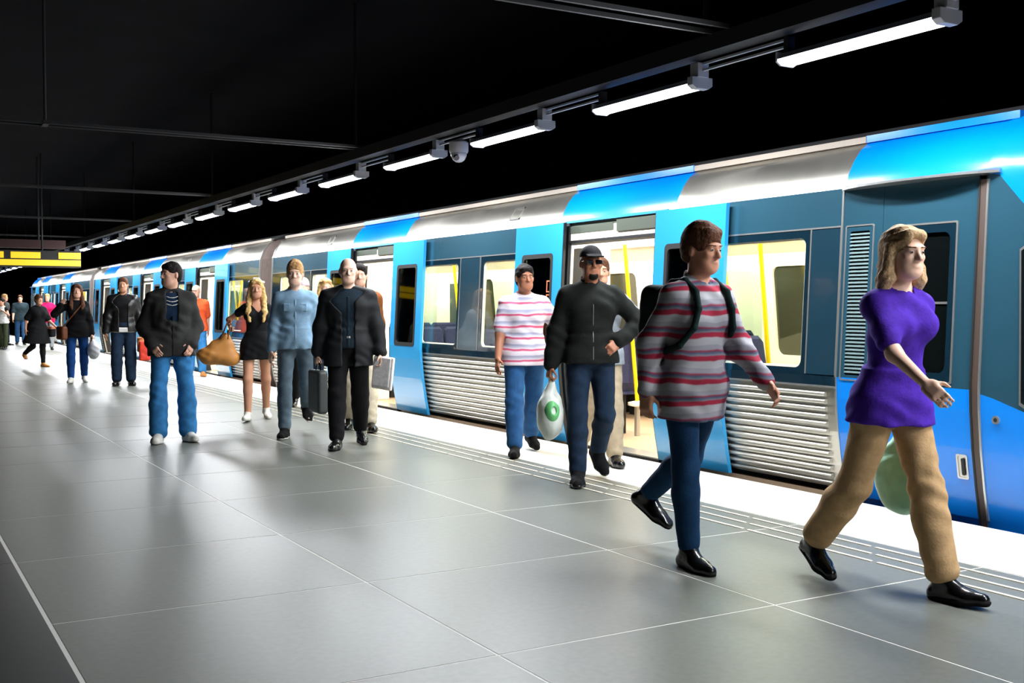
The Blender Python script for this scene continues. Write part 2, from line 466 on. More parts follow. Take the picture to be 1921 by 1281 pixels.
def interior(car, y0, y1, doors, gaps):
    xa, xb = XS + .10, XC + 1.32
    MB().box(xa, xb, y0, y1, -.10, -.004).build('saloon_floor', M_CFLOOR, car)
    MB().box(xa + .05, xb, y0, y1, 2.12, 2.16).build('saloon_ceiling', M_CREAM, car)
    # coved panel above the windows on both sides
    MB().loft([[(xa - .01, y, 1.93), (xa + .32, y, 2.125), (xa - .01, y, 2.14)] for y in (y0, y1)]).build('cove', M_CREAM, car)
    MB().loft([[(xb + .02, y, 1.88), (xb - .36, y, 2.125), (xb + .02, y, 2.14)] for y in (y0, y1)]).build('cove', M_CREAM, car)
    # far wall with windows
    hl = []
    for c in doors:
        for s in (-1, 1):
            a, b = sorted((c + s * 1.42, c + s * 2.42))
            if a > y0 + .1 and b < y1 - .1: hl.append((a, b))
        for s in (-1, 1):
            a, b = sorted((c + s * .1, c + s * .66)); hl.append((a, b))
    F = poly_solid([(y0, 0), (y1, 0), (y1, 2.14), (y0, 2.14)], [rrect(a, b, .82, 1.80, .09) for a, b in hl], lambda z: xb + .03 - .10 * max(0, z - .85), .06).build('far_wall', M_CREAM, car)
    for a, b in hl:
        poly_solid(rrect(a - .01, b + .01, .81, 1.81, .09), [], lambda z: xb + .055 - .10 * max(0, z - .85), .008).build('far_pane', mat('night_glass', (58, 58, 44), rough=.08, coat=.3), F)
    # lamps along the ceiling
    n = max(1, int(round((y1 - y0) / 5.0))); d = (y1 - y0) / n
    for x in (XC - .75, XC + .75):
        for i in range(n):
            a, b = y0 + i * d + .08, y0 + (i + 1) * d - .08
            MB().box(x - .11, x + .11, a, b, 2.098, 2.121).build('saloon_lamp', M_SALOON, car)
            ld = bpy.data.lights.new('saloon_light', 'AREA'); ld.shape = 'RECTANGLE'; ld.size = .22; ld.size_y = b - a
            ld.energy = CABIN_POWER * (b - a) / 5; ld.color = (1., .94, .82)
            lo = bpy.data.objects.new('saloon_light', ld); COL.objects.link(lo); lo.location = (x, (a + b) / 2, 2.09); setparent(lo, car)
    for c in doors:
        for s in (-1, 1):
            y = c + s * .84
            # glazed draught screen on a cream base
            px_ = 6.97 if s > 0 else 7.28
            MB().lathe((px_, y, .30), [(.02, 0), (.10, .02), (.10, .05), (.03, .065)], 16).build('pole_base', M_CREAM, car, smooth=True)
            MB().tube([(px_, y, -.004), (px_, y, .31)], .03, 8).build('pole_foot', M_SILVER, car)
            W = MB().box(xa + .03, xa + .50, y - .015, y + .015, 0, .95).build('draught_screen', M_CREAM, car)
            MB().box(xa + .05, xa + .48, y - .006, y + .006, .95, 1.75).build('screen_glass', G_WIN, W)
            MB().tube([(6.97, y, .36), (6.79, y, 2.12)] if s > 0 else [(7.28, y, .36), (7.10, y, 2.12)], .021, 10).build('grab_pole', M_YELLOW, car, smooth=True)
            MB().tube([(xb - .72, y, .0), (xb - .72, y, 1.2), (xb - .60, y, 2.12)], .019, 10).build('grab_pole', M_YELLOW, car, smooth=True)
            W2 = MB().box(xb - .70, xb - .02, y - .015, y + .015, 0, .95).build('draught_screen', M_CREAM, car)
            MB().box(xb - .68, xb - .04, y - .006, y + .006, .95, 1.75).build('screen_glass', G_WIN, W2)
        MB().tube([(XC - .25, c - .42, 0), (XC - .28, c - .42, .9), (XC - .40, c - .42, 2.12)], .02, 10).build('grab_pole', M_YELLOW, car, smooth=True)
        MB().tube([(XC + .3, c - .6, 2.0), (XC + .3, c + .6, 2.0)], .017, 8).build('grab_rail', M_YELLOW, car, smooth=True)
        for q in (-.6, .6): MB().tube([(XC + .3, c + q, 2.0), (XC + .3, c + q, 2.13)], .012, 6).build('rail_bracket', M_YELLOW, car)
    # seats in facing pairs, back to back in the middle of a bay
    def seat(x0, x1, y, d):
        st = MB()
        st.loft([[(x, y + d * a, z) for a, z in ((0, .42), (.44, .40), (.46, .44), (.43, .47), (.02, .46))] for x in (x0, x1)])
        o = st.build('seat', M_SEAT, car, bevel=.012)
        prof = [(.02, .46), (.06, .46), (-.02, .9), (-.05, 1.06), (-.085, 1.09), (-.11, 1.05), (-.05, .55)]
        bk = MB(); xm = (x0 + x1) / 2; hw = (x1 - x0) / 2
        rings = []
        for t, k in ((-1, .82), (-.94, .95), (-.8, 1), (.8, 1), (.94, .95), (1, .82)):
            rings.append([(xm + hw * t, y + d * a, .46 + (z - .46) * k) for a, z in prof])
        bk.loft(rings); bk.build('backrest', M_SEATB if hw > 9 else M_SEAT, o)
        MB().box(x0 + .1, x1 - .1, y + d * .1 - .03, y + d * .1 + .2, 0, .41).build('pedestal', M_UNDER, o)
    for a, b in gaps:
        ys = [(a + .12, 1), (b - .12, -1)]
        if b - a > 2.9: ys += [((a + b) / 2 - .12, -1), ((a + b) / 2 + .12, 1)]
        for y, d in ys:
            for x0, x1 in ((xa + .08, xa + .53), (xa + .55, xa + 1.0), (xb - 1.02, xb - .57), (xb - .55, xb - .10)):
                seat(x0, x1, y, d)
        m = (a + b) / 2
        if b - a > 2.9:
            for x in (xa + 1.02, xb - 1.04):
                MB().tube([(x, m, .5), (x, m, 1.3), (x + (.08 if x < XC else -.12), m, 2.12)], .018, 10).build('grab_pole', M_YELLOW, car, smooth=True)
def shell(car, y0, y1):
    # roof, far side and underframe closing the body
    pr = [(XS + .31, 2.55), (XS + .62, 2.68), (XC, 2.74), (XC + .82, 2.68), (XC + 1.13, 2.55), (XC + 1.0, 2.5), (XC, 2.60), (XS + .44, 2.5)]
    MB().loft([[(x, y, z) for x, z in pr] for y in (y0, y1)]).build('roof', M_ROOF, car)
    MB().loft([[(x, y, z) for x, z in ((XC + 1.13, 2.55), (XC + 1.37, 2.2), (XC + 1.44, .85), (XC + 1.40, -.95), (XC + 1.36, -.95), (XC + 1.40, .85), (XC + 1.33, 2.2), (XC + 1.09, 2.52))] for y in (y0, y1)]).build('far_side', M_TEAL, car)
    MB().box(XS + .14, XC + 1.30, y0, y1, -.95, -.12).build('underframe', M_UNDER, car)
def gutter(car, y0, y1, segs=()):
    MB().box(XS + .285, XS + .335, y0, y1, 2.54, 2.585).build('gutter', mat('gutter_beige', (176, 164, 150), rough=.6), car)
    for a, b, m in segs: MB().box(XS + .278, XS + .30, a, b, 2.535, 2.59).build('gutter_cover', m, car)

WN = (1.52, 2.50)
def build_car(car, y0, y1, doors, extra, endcap0=True, endcap1=True):
    """y0..y1 = saloon; doors = door centres; extra = extra windows"""
    edges = [y0] + [e for c in doors for e in (c - .82, c + .82)] + [y1]
    for a, b in zip(edges[::2], edges[1::2]):
        wins = []
        for c in doors:
            for s in (-1, 1):
                p, q = sorted((c + s * WN[0], c + s * WN[1]))
                if p > a + .02 and q < b - .02: wins.append((p, q))
        wins += [e for e in extra if e[0] > a and e[1] < b]
        bay(car, a, b, wins)
    for c in doors:
        door(car, c)
    segs = []; y = y0
    for c in doors:
        segs += [(y, c - .92, M_STEEL), (c - .92, c + .92, M_CABBLUE)]; y = c + .92
    segs.append((y, y1, M_STEEL))
    roofside(car, segs)
    gutter(car, y0, y1, [(c - .92, c + .92, M_CABBLUE) for c in doors])
    for c in doors:
        # strip over the portal between cant panel and header
        strip(c - .82, c + .82, [2.185, 2.21], .002, .08).build('portal_cap', M_SKYBLUE, car)
        q = c + 1.9
        if q < y1 - .6:
            for z0, z1 in ((2.30, 2.315), (2.42, 2.435)):
                strip(q - .1, q + .1, [z0, z1], .0, .02).build('hatch_frame', M_SILVER, car)
            for e in (-.1, .085):
                strip(q + e, q + e + .015, [2.30, 2.36, 2.435], .0, .02).build('hatch_frame', M_SILVER, car)
    g = [(a + .05, b - .05) for a, b in zip(edges[::2], edges[1::2]) if b - a > 1.0]
    interior(car, y0, y1, doors, g)
    shell(car, y0, y1)
    M_ = M_CREAM
    for flag, y in ((endcap0, y0 + .035), (endcap1, y1 - .035)):
        if flag:
            MB().box(XS + .10, XC - .45, y - .03, y + .03, 0, 2.14).build('end_wall', M_, car)
            MB().box(XC + .45, XC + 1.34, y - .03, y + .03, 0, 2.14).build('end_wall', M_, car)
            MB().box(XC - .45, XC + .45, y - .03, y + .03, 1.98, 2.14).build('end_wall', M_, car)

CAR1 = empty('train_car', (XC, 11.2, -.95), 0, 'nearest blue and silver metro train car, with the driver cab at right', 'train car', 'articulated metro train')
CAR2 = empty('train_car', (XC, 27.8, -.95), 0, 'middle metro train car with three open blue door pairs, between two bellows', 'train car', 'articulated metro train')
CAR3 = empty('train_car', (XC, 43.7, -.95), 0, 'farthest metro train car, small at the left end of the train', 'train car', 'articulated metro train')
YC = 5.68
build_car(CAR1, YC, 18.62, (8.53, 14.14), [(17.05, 18.2)], endcap0=False)
build_car(CAR2, 19.38, 36.2, (22.83, 28.35, 33.9), [], True, True)
build_car(CAR3, 36.9, 50.0, (42.15, 47.72), [(37.4, 38.6)], True, False)
def bellows(car, y0, y1):
    n = 9; rings = []
    for i in range(2 * n + 1):
        y = y0 + (y1 - y0) * i / (2 * n); d = .05 if i % 2 else .0
        r = [(XS + off(z) + .015 + d, z) for z in (-.3, 0, .3, .85, 1.5, 2.2, 2.35, 2.48)] + [(XS + .4 + d, 2.56 - d), (XC, 2.62 - d), (XC + 1.05 - d, 2.56 - d), (XC + 1.38 - d, 2.1), (XC + 1.38 - d, -.3)]
        rings.append([(x, y, z) for x, z in r])
    MB().loft(rings, cap=False).build('bellows', M_BELLOW, car)
    for y in (y0 + .013, y1 - .013):
        strip(y - .012, y + .012, LOWZ + [1.5, 2.2, 2.35, 2.5], .01, .04).build('bellows_frame', M_SILVER, car)
bellows(CAR1, 18.63, 19.37); bellows(CAR2, 36.21, 36.89)
MB().box(XC - .5, XC + .5, 18.64, 19.36, -.06, .0).build('gangway_plate', M_CFLOOR, CAR1)
MB().box(XC - .5, XC + .5, 36.22, 36.88, -.06, .0).build('gangway_plate', M_CFLOOR, CAR2)

# posters and notices inside the nearest car
xb = XC + 1.32
MB().box(xb - .1, xb - .08, 10.75, 11.25, 1.02, 1.75).build('poster', mat('poster', (40, 60, 56), rough=.4, noise=.6, nscale=3), CAR1)
MB().box(xb - .1, xb - .08, 16.6, 17.0, 1.02, 1.75).build('poster', mat('poster', (40, 60, 56)), CAR1)
o = MB().box(XS + .125, XS + .27, 9.345, 9.352, 1.42, 1.60).build('notice', mat('notice_white', (238, 238, 230), rough=.4), CAR1)
for z0, z1 in ((1.54, 1.58), (1.46, 1.50)): MB().box(XS + .14, XS + .255, 9.342, 9.346, z0, z1).build('notice_bar', mat('notice_green', (30, 160, 96), rough=.4), o)
MB().box(XS + .12, XS + .62, 9.352, 9.37, 0, 2.0).build('inner_panel', M_CREAM, CAR1)
for c in (14.14, 22.83, 28.35, 33.9, 42.15, 47.72):
    cr = CAR1 if c < 19 else CAR2 if c < 36 else CAR3
    MB().box(XS + .12, XS + .62, c + .822, c + .84, 0, 2.0).build('inner_panel', M_CREAM, cr)
    o = MB().box(XS + .15, XS + .29, c + .814, c + .821, 1.42, 1.60).build('notice', mat('notice_white', (238, 238, 230), rough=.4), cr)
    MB().box(XS + .17, XS + .27, c + .811, c + .815, 1.47, 1.55).build('notice_bar', mat('notice_green', (30, 160, 96), rough=.4), o)
# framed sticker on the leaf window behind the striped polo
xl = XS - .068
def frame_sticker(y0, y1, z0, z1, par):
    s = lambda z: xl + off(z) + .008
    ring([(y0, z0), (y1, z0), (y1, z1), (y0, z1)], [(y0 + .012, z0 + .012), (y1 - .012, z0 + .012), (y1 - .012, z1 - .012), (y0 + .012, z1 - .012)], s, .003).build('sticker_frame', mat('sticker_orange', (240, 120, 80), rough=.5), par)
frame_sticker(9.46, 9.56, 1.50, 1.62, CAR1); frame_sticker(9.46, 9.56, 1.36, 1.48, CAR1)

# ---------------------------------------------------------------- driver's cab
def cab(car, mirror=None):
    P = lambda y: y if mirror is None else mirror - y
    def st(y0, y1, zs, dx, th):
        a, b = sorted((P(y0), P(y1))); return strip(a, b, zs, dx, th)
    def pol(outer, holes, xf, th): return poly_solid([(P(y), z) for y, z in outer], [[(P(y), z) for y, z in h] for h in holes], xf, th)
    def rg(o, i, xf, th): return pol(o, [i], xf, th)
    YD0, YD1, YN = 4.56, 5.31, 4.50
    # vent bay
    V = pol([(YD1 + .004, .85), (YC, .85), (YC, 2.2), (YD1 + .004, 2.2)], [rrect(5.425, 5.605, .87, 1.885, .01, 2)], side(.0), .06).build('vent_panel', M_TEAL, car)
    pol(rrect(5.42, 5.61, .865, 1.89, .01, 2), [], side(-.045), .01).build('vent_back', M_BLACK, V)
    rg(rrect(5.385, 5.645, .83, 1.93, .015, 2), rrect(5.395, 5.635, .84, 1.92, .012, 2), side(.005), .02).build('vent_frame', M_SILVER, V)
    n = 38
    for i in range(n):
        z = .885 + i * (1.0 / n)
        x = XS + off(z)
        MB().loft([[(x + .002, P(y), z), (x + .002, P(y), z + .010), (x + .030, P(y), z + .018), (x + .030, P(y), z + .008)] for y in (5.425, 5.605)]).build('vent_slat', mat('slat_metal', (150, 176, 178), rough=.35, metal=.3), V)
    st(YD1 + .004, YC, LOWZ, 0, .06).build('lower_panel', M_CABBLUE, car)
    st(YC - .008, YC + .008, LOWZ + [1.4, 2.2], .006, .03).build('trim_strip', M_SILVER, car)
    # cab door
    D = pol([(YD0, .81), (YD1, .85), (YD1, 2.2), (YD0, 2.2)], [rrect(4.755, 5.115, .92, 1.84, .05)], side(.0), .06).build('cab_door', M_TEAL, car)
    st(YD0, YD1, LOWZ[:-1] + [.83], 0.0, .06).build('door_lower', M_CABBLUE, D)
    rg(rrect(4.70, 5.17, .855, 1.905, .012, 2), rrect(4.712, 5.158, .867, 1.893, .01, 2), side(.006), .02).build('window_trim', M_SILVER, D)
    rg(rrect(4.712, 5.158, .867, 1.893, .01, 2), rrect(4.757, 5.113, .922, 1.838, .05), side(.003), .02).build('window_frame', M_WINBAND, D)
    pol(rrect(4.75, 5.12, .915, 1.845, .05), [], side(-.02), .008).build('pane', mat('cab_glass', (10, 14, 14), rough=.06, coat=.5), D)
    pol([(4.75, 1.37), (5.12, 1.37), (5.12, 1.385), (4.75, 1.385)], [], side(-.012), .006).build('window_bar', M_SILVER, D)
    hx = lambda z: XS + off(z) - .006
    rg(rrect(4.60, 4.685, .25, .41, .012, 2), rrect(4.612, 4.673, .262, .398, .01, 2), hx, .02).build('handle_frame', M_SILVER, D)
    pol(rrect(4.612, 4.673, .262, .398, .01, 2), [], lambda z: XS + off(z) - .001, .01).build('handle_recess', M_STEEL, D)
    pol(rrect(4.622, 4.645, .275, .385, .008, 2), [], lambda z: XS + off(z) - .012, .012).build('handle', M_BLACK, D)
    # seam between vent bay and door
    st(YD1 - .002, YD1 + .006, LOWZ + [1.4, 2.2], -.008, .06).build('door_gap', M_BLACK, car)
    # seal and drain strip
    st(YN + .0, YN + .045, [-.05] + LOWZ + [1.4, 2.15], .006, .05).build('corner_seal', M_RUBBER, car)
    st(YN + .045, YN + .06, [-.05] + LOWZ + [1.4, 2.15], .010, .05).build('corner_bead', M_BLACK, car)
    st(YN - .014, YN, LOWZ + [1.4, 2.15], .009, .05).build('corner_bead', M_SILVER, car)
    st(YN, YC, [-.95, -.3, 0.], -.03, .05).build('skirt', M_CABBLUE, car)
    # roof panel of the cab and rain ledge
    st(4.44, YC, ROOFZ, -.012, .06).build('cant_panel', M_CABBLUE, car, smooth=True)
    led = []
    for t in range(13):
        u = t / 12; y = YC + .0 - u * 1.27
        d = .02 + .13 * math.sin(PI * min(1, max(0, u))) ** .6
        x = XS + off(2.2)
        led.append([(x - d, P(y), 2.182), (x - d, P(y), 2.198), (x + .03, P(y), 2.222), (x + .03, P(y), 2.178)])
    MB().loft(led).build('rain_ledge', M_SILVER, car)
    a, b = sorted((P(4.44), P(YC))); MB().box(XS + .29, XS + .34, a, b, 2.54, 2.59).build('gutter', M_CABBLUE, car)
    a, b = sorted((P(4.3), P(YC))); shell(car, a, b)
    a, b = sorted((P(YC - .03), P(YC))); MB().box(XS + .10, XC + 1.34, a, b, 0, 2.14).build('cab_bulkhead', M_CREAM, car)
    # nose: three bands wrapped round to the far side
    YF = 3.15
    def npt(z, u, dx=0):
        """u 0..1 from the near side round to the far side"""
        a = u * PI; n = 3.4
        sx = XS + off(z) + .0 if z < 2.56 else XS + .31
        R = XC - sx + dx
        yf = YF + max(0, z - .9) * .22
        c, s = math.cos(a), math.sin(a)
        x = XC - R * math.copysign(abs(c) ** (2 / n), c)
        y = YN - (YN - yf + dx) * abs(s) ** (2 / n)
        if z > 2.2:
            t = min(1., max(0., (4.44 - y) / .62)); z = z - (z - 2.2) * 1.0 * (1 - math.sqrt(1 - t * t))
        return (x, P(y), z)
    us = [0, .004, .01, .02, .032, .045, .06, .08, .105, .135, .17, .22, .28, .35, .42]
    us = us + [.5] + [1 - u for u in reversed(us)]
    def ylocal(u): return npt(1.0, u)[1] if mirror is None else mirror - npt(1.0, u)[1]
    def b1(u): return max(.30, .81 - .33 * max(0, (4.47 - ylocal(u))) - .12 * min(1, max(0, 4.47 - ylocal(u)) / .1) * 0)
    def b2(u): return max(1.80, 2.18 - .95 * max(0, 4.41 - ylocal(u)) ** 1.0)
    def band(name, m, f0, f1, n, dx=0):
        rows = [[npt(f0(u) + (f1(u) - f0(u)) * k / n, u, dx) for u in us] for k in range(n + 1)]
        q = MB(); q.loft(rows, cap=False, closed=False)
        q2 = [[(p[0] + (.03 if p[0] < XC else -.03), p[1] + (.03 if mirror is None else -.03), p[2]) for p in r] for r in rows]
        q.loft(q2, cap=False, closed=False)
        return q.build(name, m, car, smooth=True)
    band('nose_lower', M_CABBLUE, lambda u: -.95, b1, 14)
    band('nose_window_surround', M_TEAL, b1, b2, 12)
    band('nose_top', M_CABBLUE, b2, lambda u: 2.55, 12)
    top = [npt(2.55, u) for u in us]
    q = MB(); q.add(top + [(x, y, z - .03) for x, y, z in top], [tuple(range(len(us))), tuple(range(2 * len(us) - 1, len(us) - 1, -1))]); q.build('nose_roof', M_CABBLUE, car)
    # windscreen and its quarter window wrapped round the corner
    uw = [u for u in us if .02 < u < .98]
    def patch(name, m, u0, u1, z0, z1, dx, r=.08):
        uu = np.linspace(u0, u1, 26); rows = []
        for k in range(9):
            rr = []
            for u in uu:
                e = min(u - u0, u1 - u) / max(1e-6, (u1 - u0)) * 12; e = min(1, e); inset = r * (1 - math.sqrt(max(0, 1 - (1 - e) ** 2)))
                rr.append(npt(z0 + inset + (z1 - z0 - 2 * inset) * k / 8, u, dx))
            rows.append(rr)
        q = MB(); q.loft(rows, cap=False, closed=False); q.build(name, m, car, smooth=True)
    patch('windscreen_trim', M_SILVER, .0225, .9775, .60, 1.86, .010, .16)
    patch('windscreen', mat('screen_glass_dark', (14, 20, 22), rough=.06, coat=.5), .0245, .9755, .625, 1.84, .014, .15)
    # round lock on the blue corner
    zc = .655; yc = 4.375
    xx = XS + off(zc)
    MB().tube([(xx + .01, P(yc), zc), (xx - .012, P(yc), zc)], .026, 16).build('lock_rim', M_SILVER, car)
    MB().tube([(xx - .005, P(yc), zc), (xx - .014, P(yc), zc)], .013, 12).build('lock_core', M_BLACK, car)
cab(CAR1)
cab(CAR3, mirror=50.0 + YC)
# ================================================================ PEOPLE
# signed distance primitives blended into one skin, meshed with surface nets
def V3(*a): return np.array(a, dtype=np.float64)
def unit(v): return v / max(1e-9, np.linalg.norm(v))
def rotx(a): c, s = math.cos(a), math.sin(a); return np.array([[1, 0, 0], [0, c, -s], [0, s, c]])
def roty(a): c, s = math.cos(a), math.sin(a); return np.array([[c, 0, s], [0, 1, 0], [-s, 0, c]])
def rotz(a): c, s = math.cos(a), math.sin(a); return np.array([[c, -s, 0], [s, c, 0], [0, 0, 1]])
I3 = np.eye(3)
def RC(a, b, ra, rb, k=.03, op=1):
    a, b = np.array(a, float), np.array(b, float)
    r = max(ra, rb)
    def f(X, Y, Z):
        d = b - a; l2 = d @ d; rr = ra - rb; a2 = l2 - rr * rr; il = 1 / l2
        px, py, pz = X - a[0], Y - a[1], Z - a[2]
        y = px * d[0] + py * d[1] + pz * d[2]
        z = y - l2
        qx, qy, qz = px * l2 - d[0] * y, py * l2 - d[1] * y, pz * l2 - d[2] * y
        x2 = qx * qx + qy * qy + qz * qz
        y2 = y * y * l2; z2 = z * z * l2
        kk = np.sign(rr) * rr * rr * x2
        c1 = np.sign(z) * a2 * z2 > kk
        c2 = np.sign(y) * a2 * y2 < kk
        d1 = np.sqrt(x2 + z2) * il - rb
        d2 = np.sqrt(x2 + y2) * il - ra
        d3 = (np.sqrt(np.maximum(x2 * a2 * il, 0)) + y * rr) * il - ra
        return np.where(c1, d1, np.where(c2, d2, d3))
    return (f, np.minimum(a, b) - r, np.maximum(a, b) + r, k, op)
def EL(c, r, R=I3, k=.03, op=1):
    c = np.array(c, float); r = np.array(r, float)
    e = np.sqrt(((R * r[None, :]) ** 2).sum(1))
    def f(X, Y, Z):
        px, py, pz = X - c[0], Y - c[1], Z - c[2]
        q = [px * R[0, i] + py * R[1, i] + pz * R[2, i] for i in range(3)]
        k0 = np.sqrt(sum((q[i] / r[i]) ** 2 for i in range(3)))
        k1 = np.sqrt(sum((q[i] / r[i] ** 2) ** 2 for i in range(3)))
        return k0 * (k0 - 1) / np.maximum(k1, 1e-6)
    return (f, c - e, c + e, k, op)
def BX(c, h, R=I3, rd=.01, k=.02, op=1):
    c = np.array(c, float); h = np.array(h, float)
    e = (np.abs(R) * h[None, :]).sum(1)
    def f(X, Y, Z):
        px, py, pz = X - c[0], Y - c[1], Z - c[2]
        q = [np.abs(px * R[0, i] + py * R[1, i] + pz * R[2, i]) - (h[i] - rd) for i in range(3)]
        o = np.sqrt(sum(np.maximum(t, 0) ** 2 for t in q))
        return o + np.minimum(np.maximum(np.maximum(q[0], q[1]), q[2]), 0) - rd
    return (f, c - e, c + e, k, op)
def TUBE(c, R, h, r0, r1, k=.03, op=1, flat=.7):
    """elliptic tapered tube, axis = R[:,2]; r0 bottom radius, r1 top radius, flat = depth / width"""
    c = np.array(c, float); m = max(r0, r1)
    e = (np.abs(R) * np.array([m, m * flat, h])[None, :]).sum(1)
    def f(X, Y, Z):
        px, py, pz = X - c[0], Y - c[1], Z - c[2]
        q = [px * R[0, i] + py * R[1, i] + pz * R[2, i] for i in range(3)]
        t = np.clip((q[2] + h) / (2 * h), 0, 1); rr = r0 + (r1 - r0) * t
        d = np.sqrt(q[0] ** 2 + (q[1] / flat) ** 2) - rr
        return np.maximum(d * .85, np.abs(q[2]) - h)
    return (f, c - e, c + e, k, op)
def HALF(n, p, k=.004):
    """cut away everything on the n side of p"""
    n = unit(np.array(n, float)); p = np.array(p, float)
    def f(X, Y, Z): return -((X - p[0]) * n[0] + (Y - p[1]) * n[1] + (Z - p[2]) * n[2])
    return (f, None, None, k, -1)
def surface(prims, vox, wrinkle=0., seed=0., name='m', wfreq=1.):
    lo = np.min([p[1] for p in prims if p[4] > 0], axis=0) - 3 * vox - .012
    hi = np.max([p[2] for p in prims if p[4] > 0], axis=0) + 3 * vox + .012
    n = np.ceil((hi - lo) / vox).astype(int) + 1
    ax = [(lo[i] + vox * np.arange(n[i])).astype(np.float32) for i in range(3)]
    F = np.full(n, .5, np.float32)
    for f, a, b, k, op in prims:
        if a is None: sl = [slice(0, n[i]) for i in range(3)]
        else:
            m = max(k, .01) + 2 * vox
            sl = [slice(max(0, int((a[i] - m - lo[i]) / vox)), min(n[i], int((b[i] + m - lo[i]) / vox) + 2)) for i in range(3)]
            if any(s.stop <= s.start for s in sl): continue
        X = ax[0][sl[0]][:, None, None]; Y = ax[1][sl[1]][None, :, None]; Z = ax[2][sl[2]][None, None, :]
        d = np.broadcast_to(f(X, Y, Z), tuple(s.stop - s.start for s in sl)).astype(np.float32)
        G = F[tuple(sl)]
        if op > 0:
            h = np.maximum(k - np.abs(G - d), 0) / k; F[tuple(sl)] = np.minimum(G, d) - h * h * k * .25
        else:
            d = -d
            h = np.maximum(k - np.abs(G - d), 0) / k; F[tuple(sl)] = np.maximum(G, d) + h * h * k * .25
    if wrinkle:
        X = ax[0][:, None, None]; Y = ax[1][None, :, None]; Z = ax[2][None, None, :]
        q = wfreq
        wp = 2.2 * np.sin(9 * q * X + 7 * q * Z + seed) + 1.3 * np.sin(13 * q * Y - 5 * q * Z + 2 * seed)
        W = np.sin(52 * q * Z + 24 * q * X + 16 * q * Y + wp) * (.5 + .5 * np.sin(11 * q * X - 13 * q * Z + 5 * q * Y + seed)) + .8 * np.sin(38 * q * Z - 42 * q * X + 10 * q * Y - wp * 1.2) * (.5 + .5 * np.sin(9 * q * X + 15 * q * Z - 7 * q * Y + 3 * seed))
        F += (wrinkle * W).astype(np.float32)
    # surface nets
    s = F < 0
    cnt = np.zeros(n - 1, np.uint8)
    for i in (0, 1):
        for j in (0, 1):
            for l in (0, 1): cnt += s[i:n[0] - 1 + i, j:n[1] - 1 + j, l:n[2] - 1 + l]
    act = np.argwhere((cnt > 0) & (cnt < 8))
    idx = np.full(n - 1, -1, np.int32); idx[tuple(act.T)] = np.arange(len(act))
    acc = np.zeros((len(act), 3)); wt = np.zeros(len(act))
    cor = [(i, j, l) for i in (0, 1) for j in (0, 1) for l in (0, 1)]
    Fv = {c: F[act[:, 0] + c[0], act[:, 1] + c[1], act[:, 2] + c[2]] for c in cor}
    for c in cor:
        for a in range(3):
            if c[a] == 0:
                e = list(c); e[a] = 1; e = tuple(e)
                f0, f1 = Fv[c], Fv[e]
                m = (f0 < 0) != (f1 < 0)
                t = np.where(m, f0 / np.where(m, f0 - f1, 1), 0)
                p = np.array(c, float)[None, :].repeat(len(act), 0); p[:, a] += t
                acc += p * m[:, None]; wt += m
    vs = (act + acc / wt[:, None]) * vox + lo
    quads = []
    for a in range(3):
        b, c = (a + 1) % 3, (a + 2) % 3
        s0 = [slice(None)] * 3; s1 = [slice(None)] * 3; s0[a] = slice(0, -1); s1[a] = slice(1, None)
        for d in (b, c): s0[d] = slice(1, -1); s1[d] = slice(1, -1)
        A = s[tuple(s0)]; B = s[tuple(s1)]
        E = np.argwhere(A != B); flip = A[tuple(E.T)]
        E = E.copy(); E[:, b] += 1; E[:, c] += 1
        def g(db, dc):
            q = E.copy(); q[:, b] += db; q[:, c] += dc; return idx[tuple(q.T)]
        Q = np.stack([g(-1, -1), g(0, -1), g(0, 0), g(-1, 0)], 1)
        Q[~flip] = Q[~flip][:, ::-1]
        quads.append(Q)
    Q = np.concatenate(quads); Q = Q[(Q >= 0).all(1)]
    me = bpy.data.meshes.new(name)
    me.vertices.add(len(vs)); me.vertices.foreach_set('co', vs.astype(np.float32).ravel())
    me.loops.add(len(Q) * 4); me.loops.foreach_set('vertex_index', Q.astype(np.int32).ravel())
    me.polygons.add(len(Q)); me.polygons.foreach_set('loop_start', np.arange(0, len(Q) * 4, 4, dtype=np.int32))
    me.polygons.foreach_set('loop_total', np.full(len(Q), 4, np.int32))
    me.polygons.foreach_set('use_smooth', np.ones(len(Q), bool))
    me.update(calc_edges=True)
    return me

def ik(sh, target, l1, l2, pole):
    d = target - sh; L = min(np.linalg.norm(d), (l1 + l2) * .999); u = unit(d)
    a = (l1 * l1 - l2 * l2 + L * L) / (2 * L); hgt = math.sqrt(max(0, l1 * l1 - a * a))
    p = unit(pole - u * (pole @ u))
    el = sh + u * a + p * hgt
    return el, sh + u * L

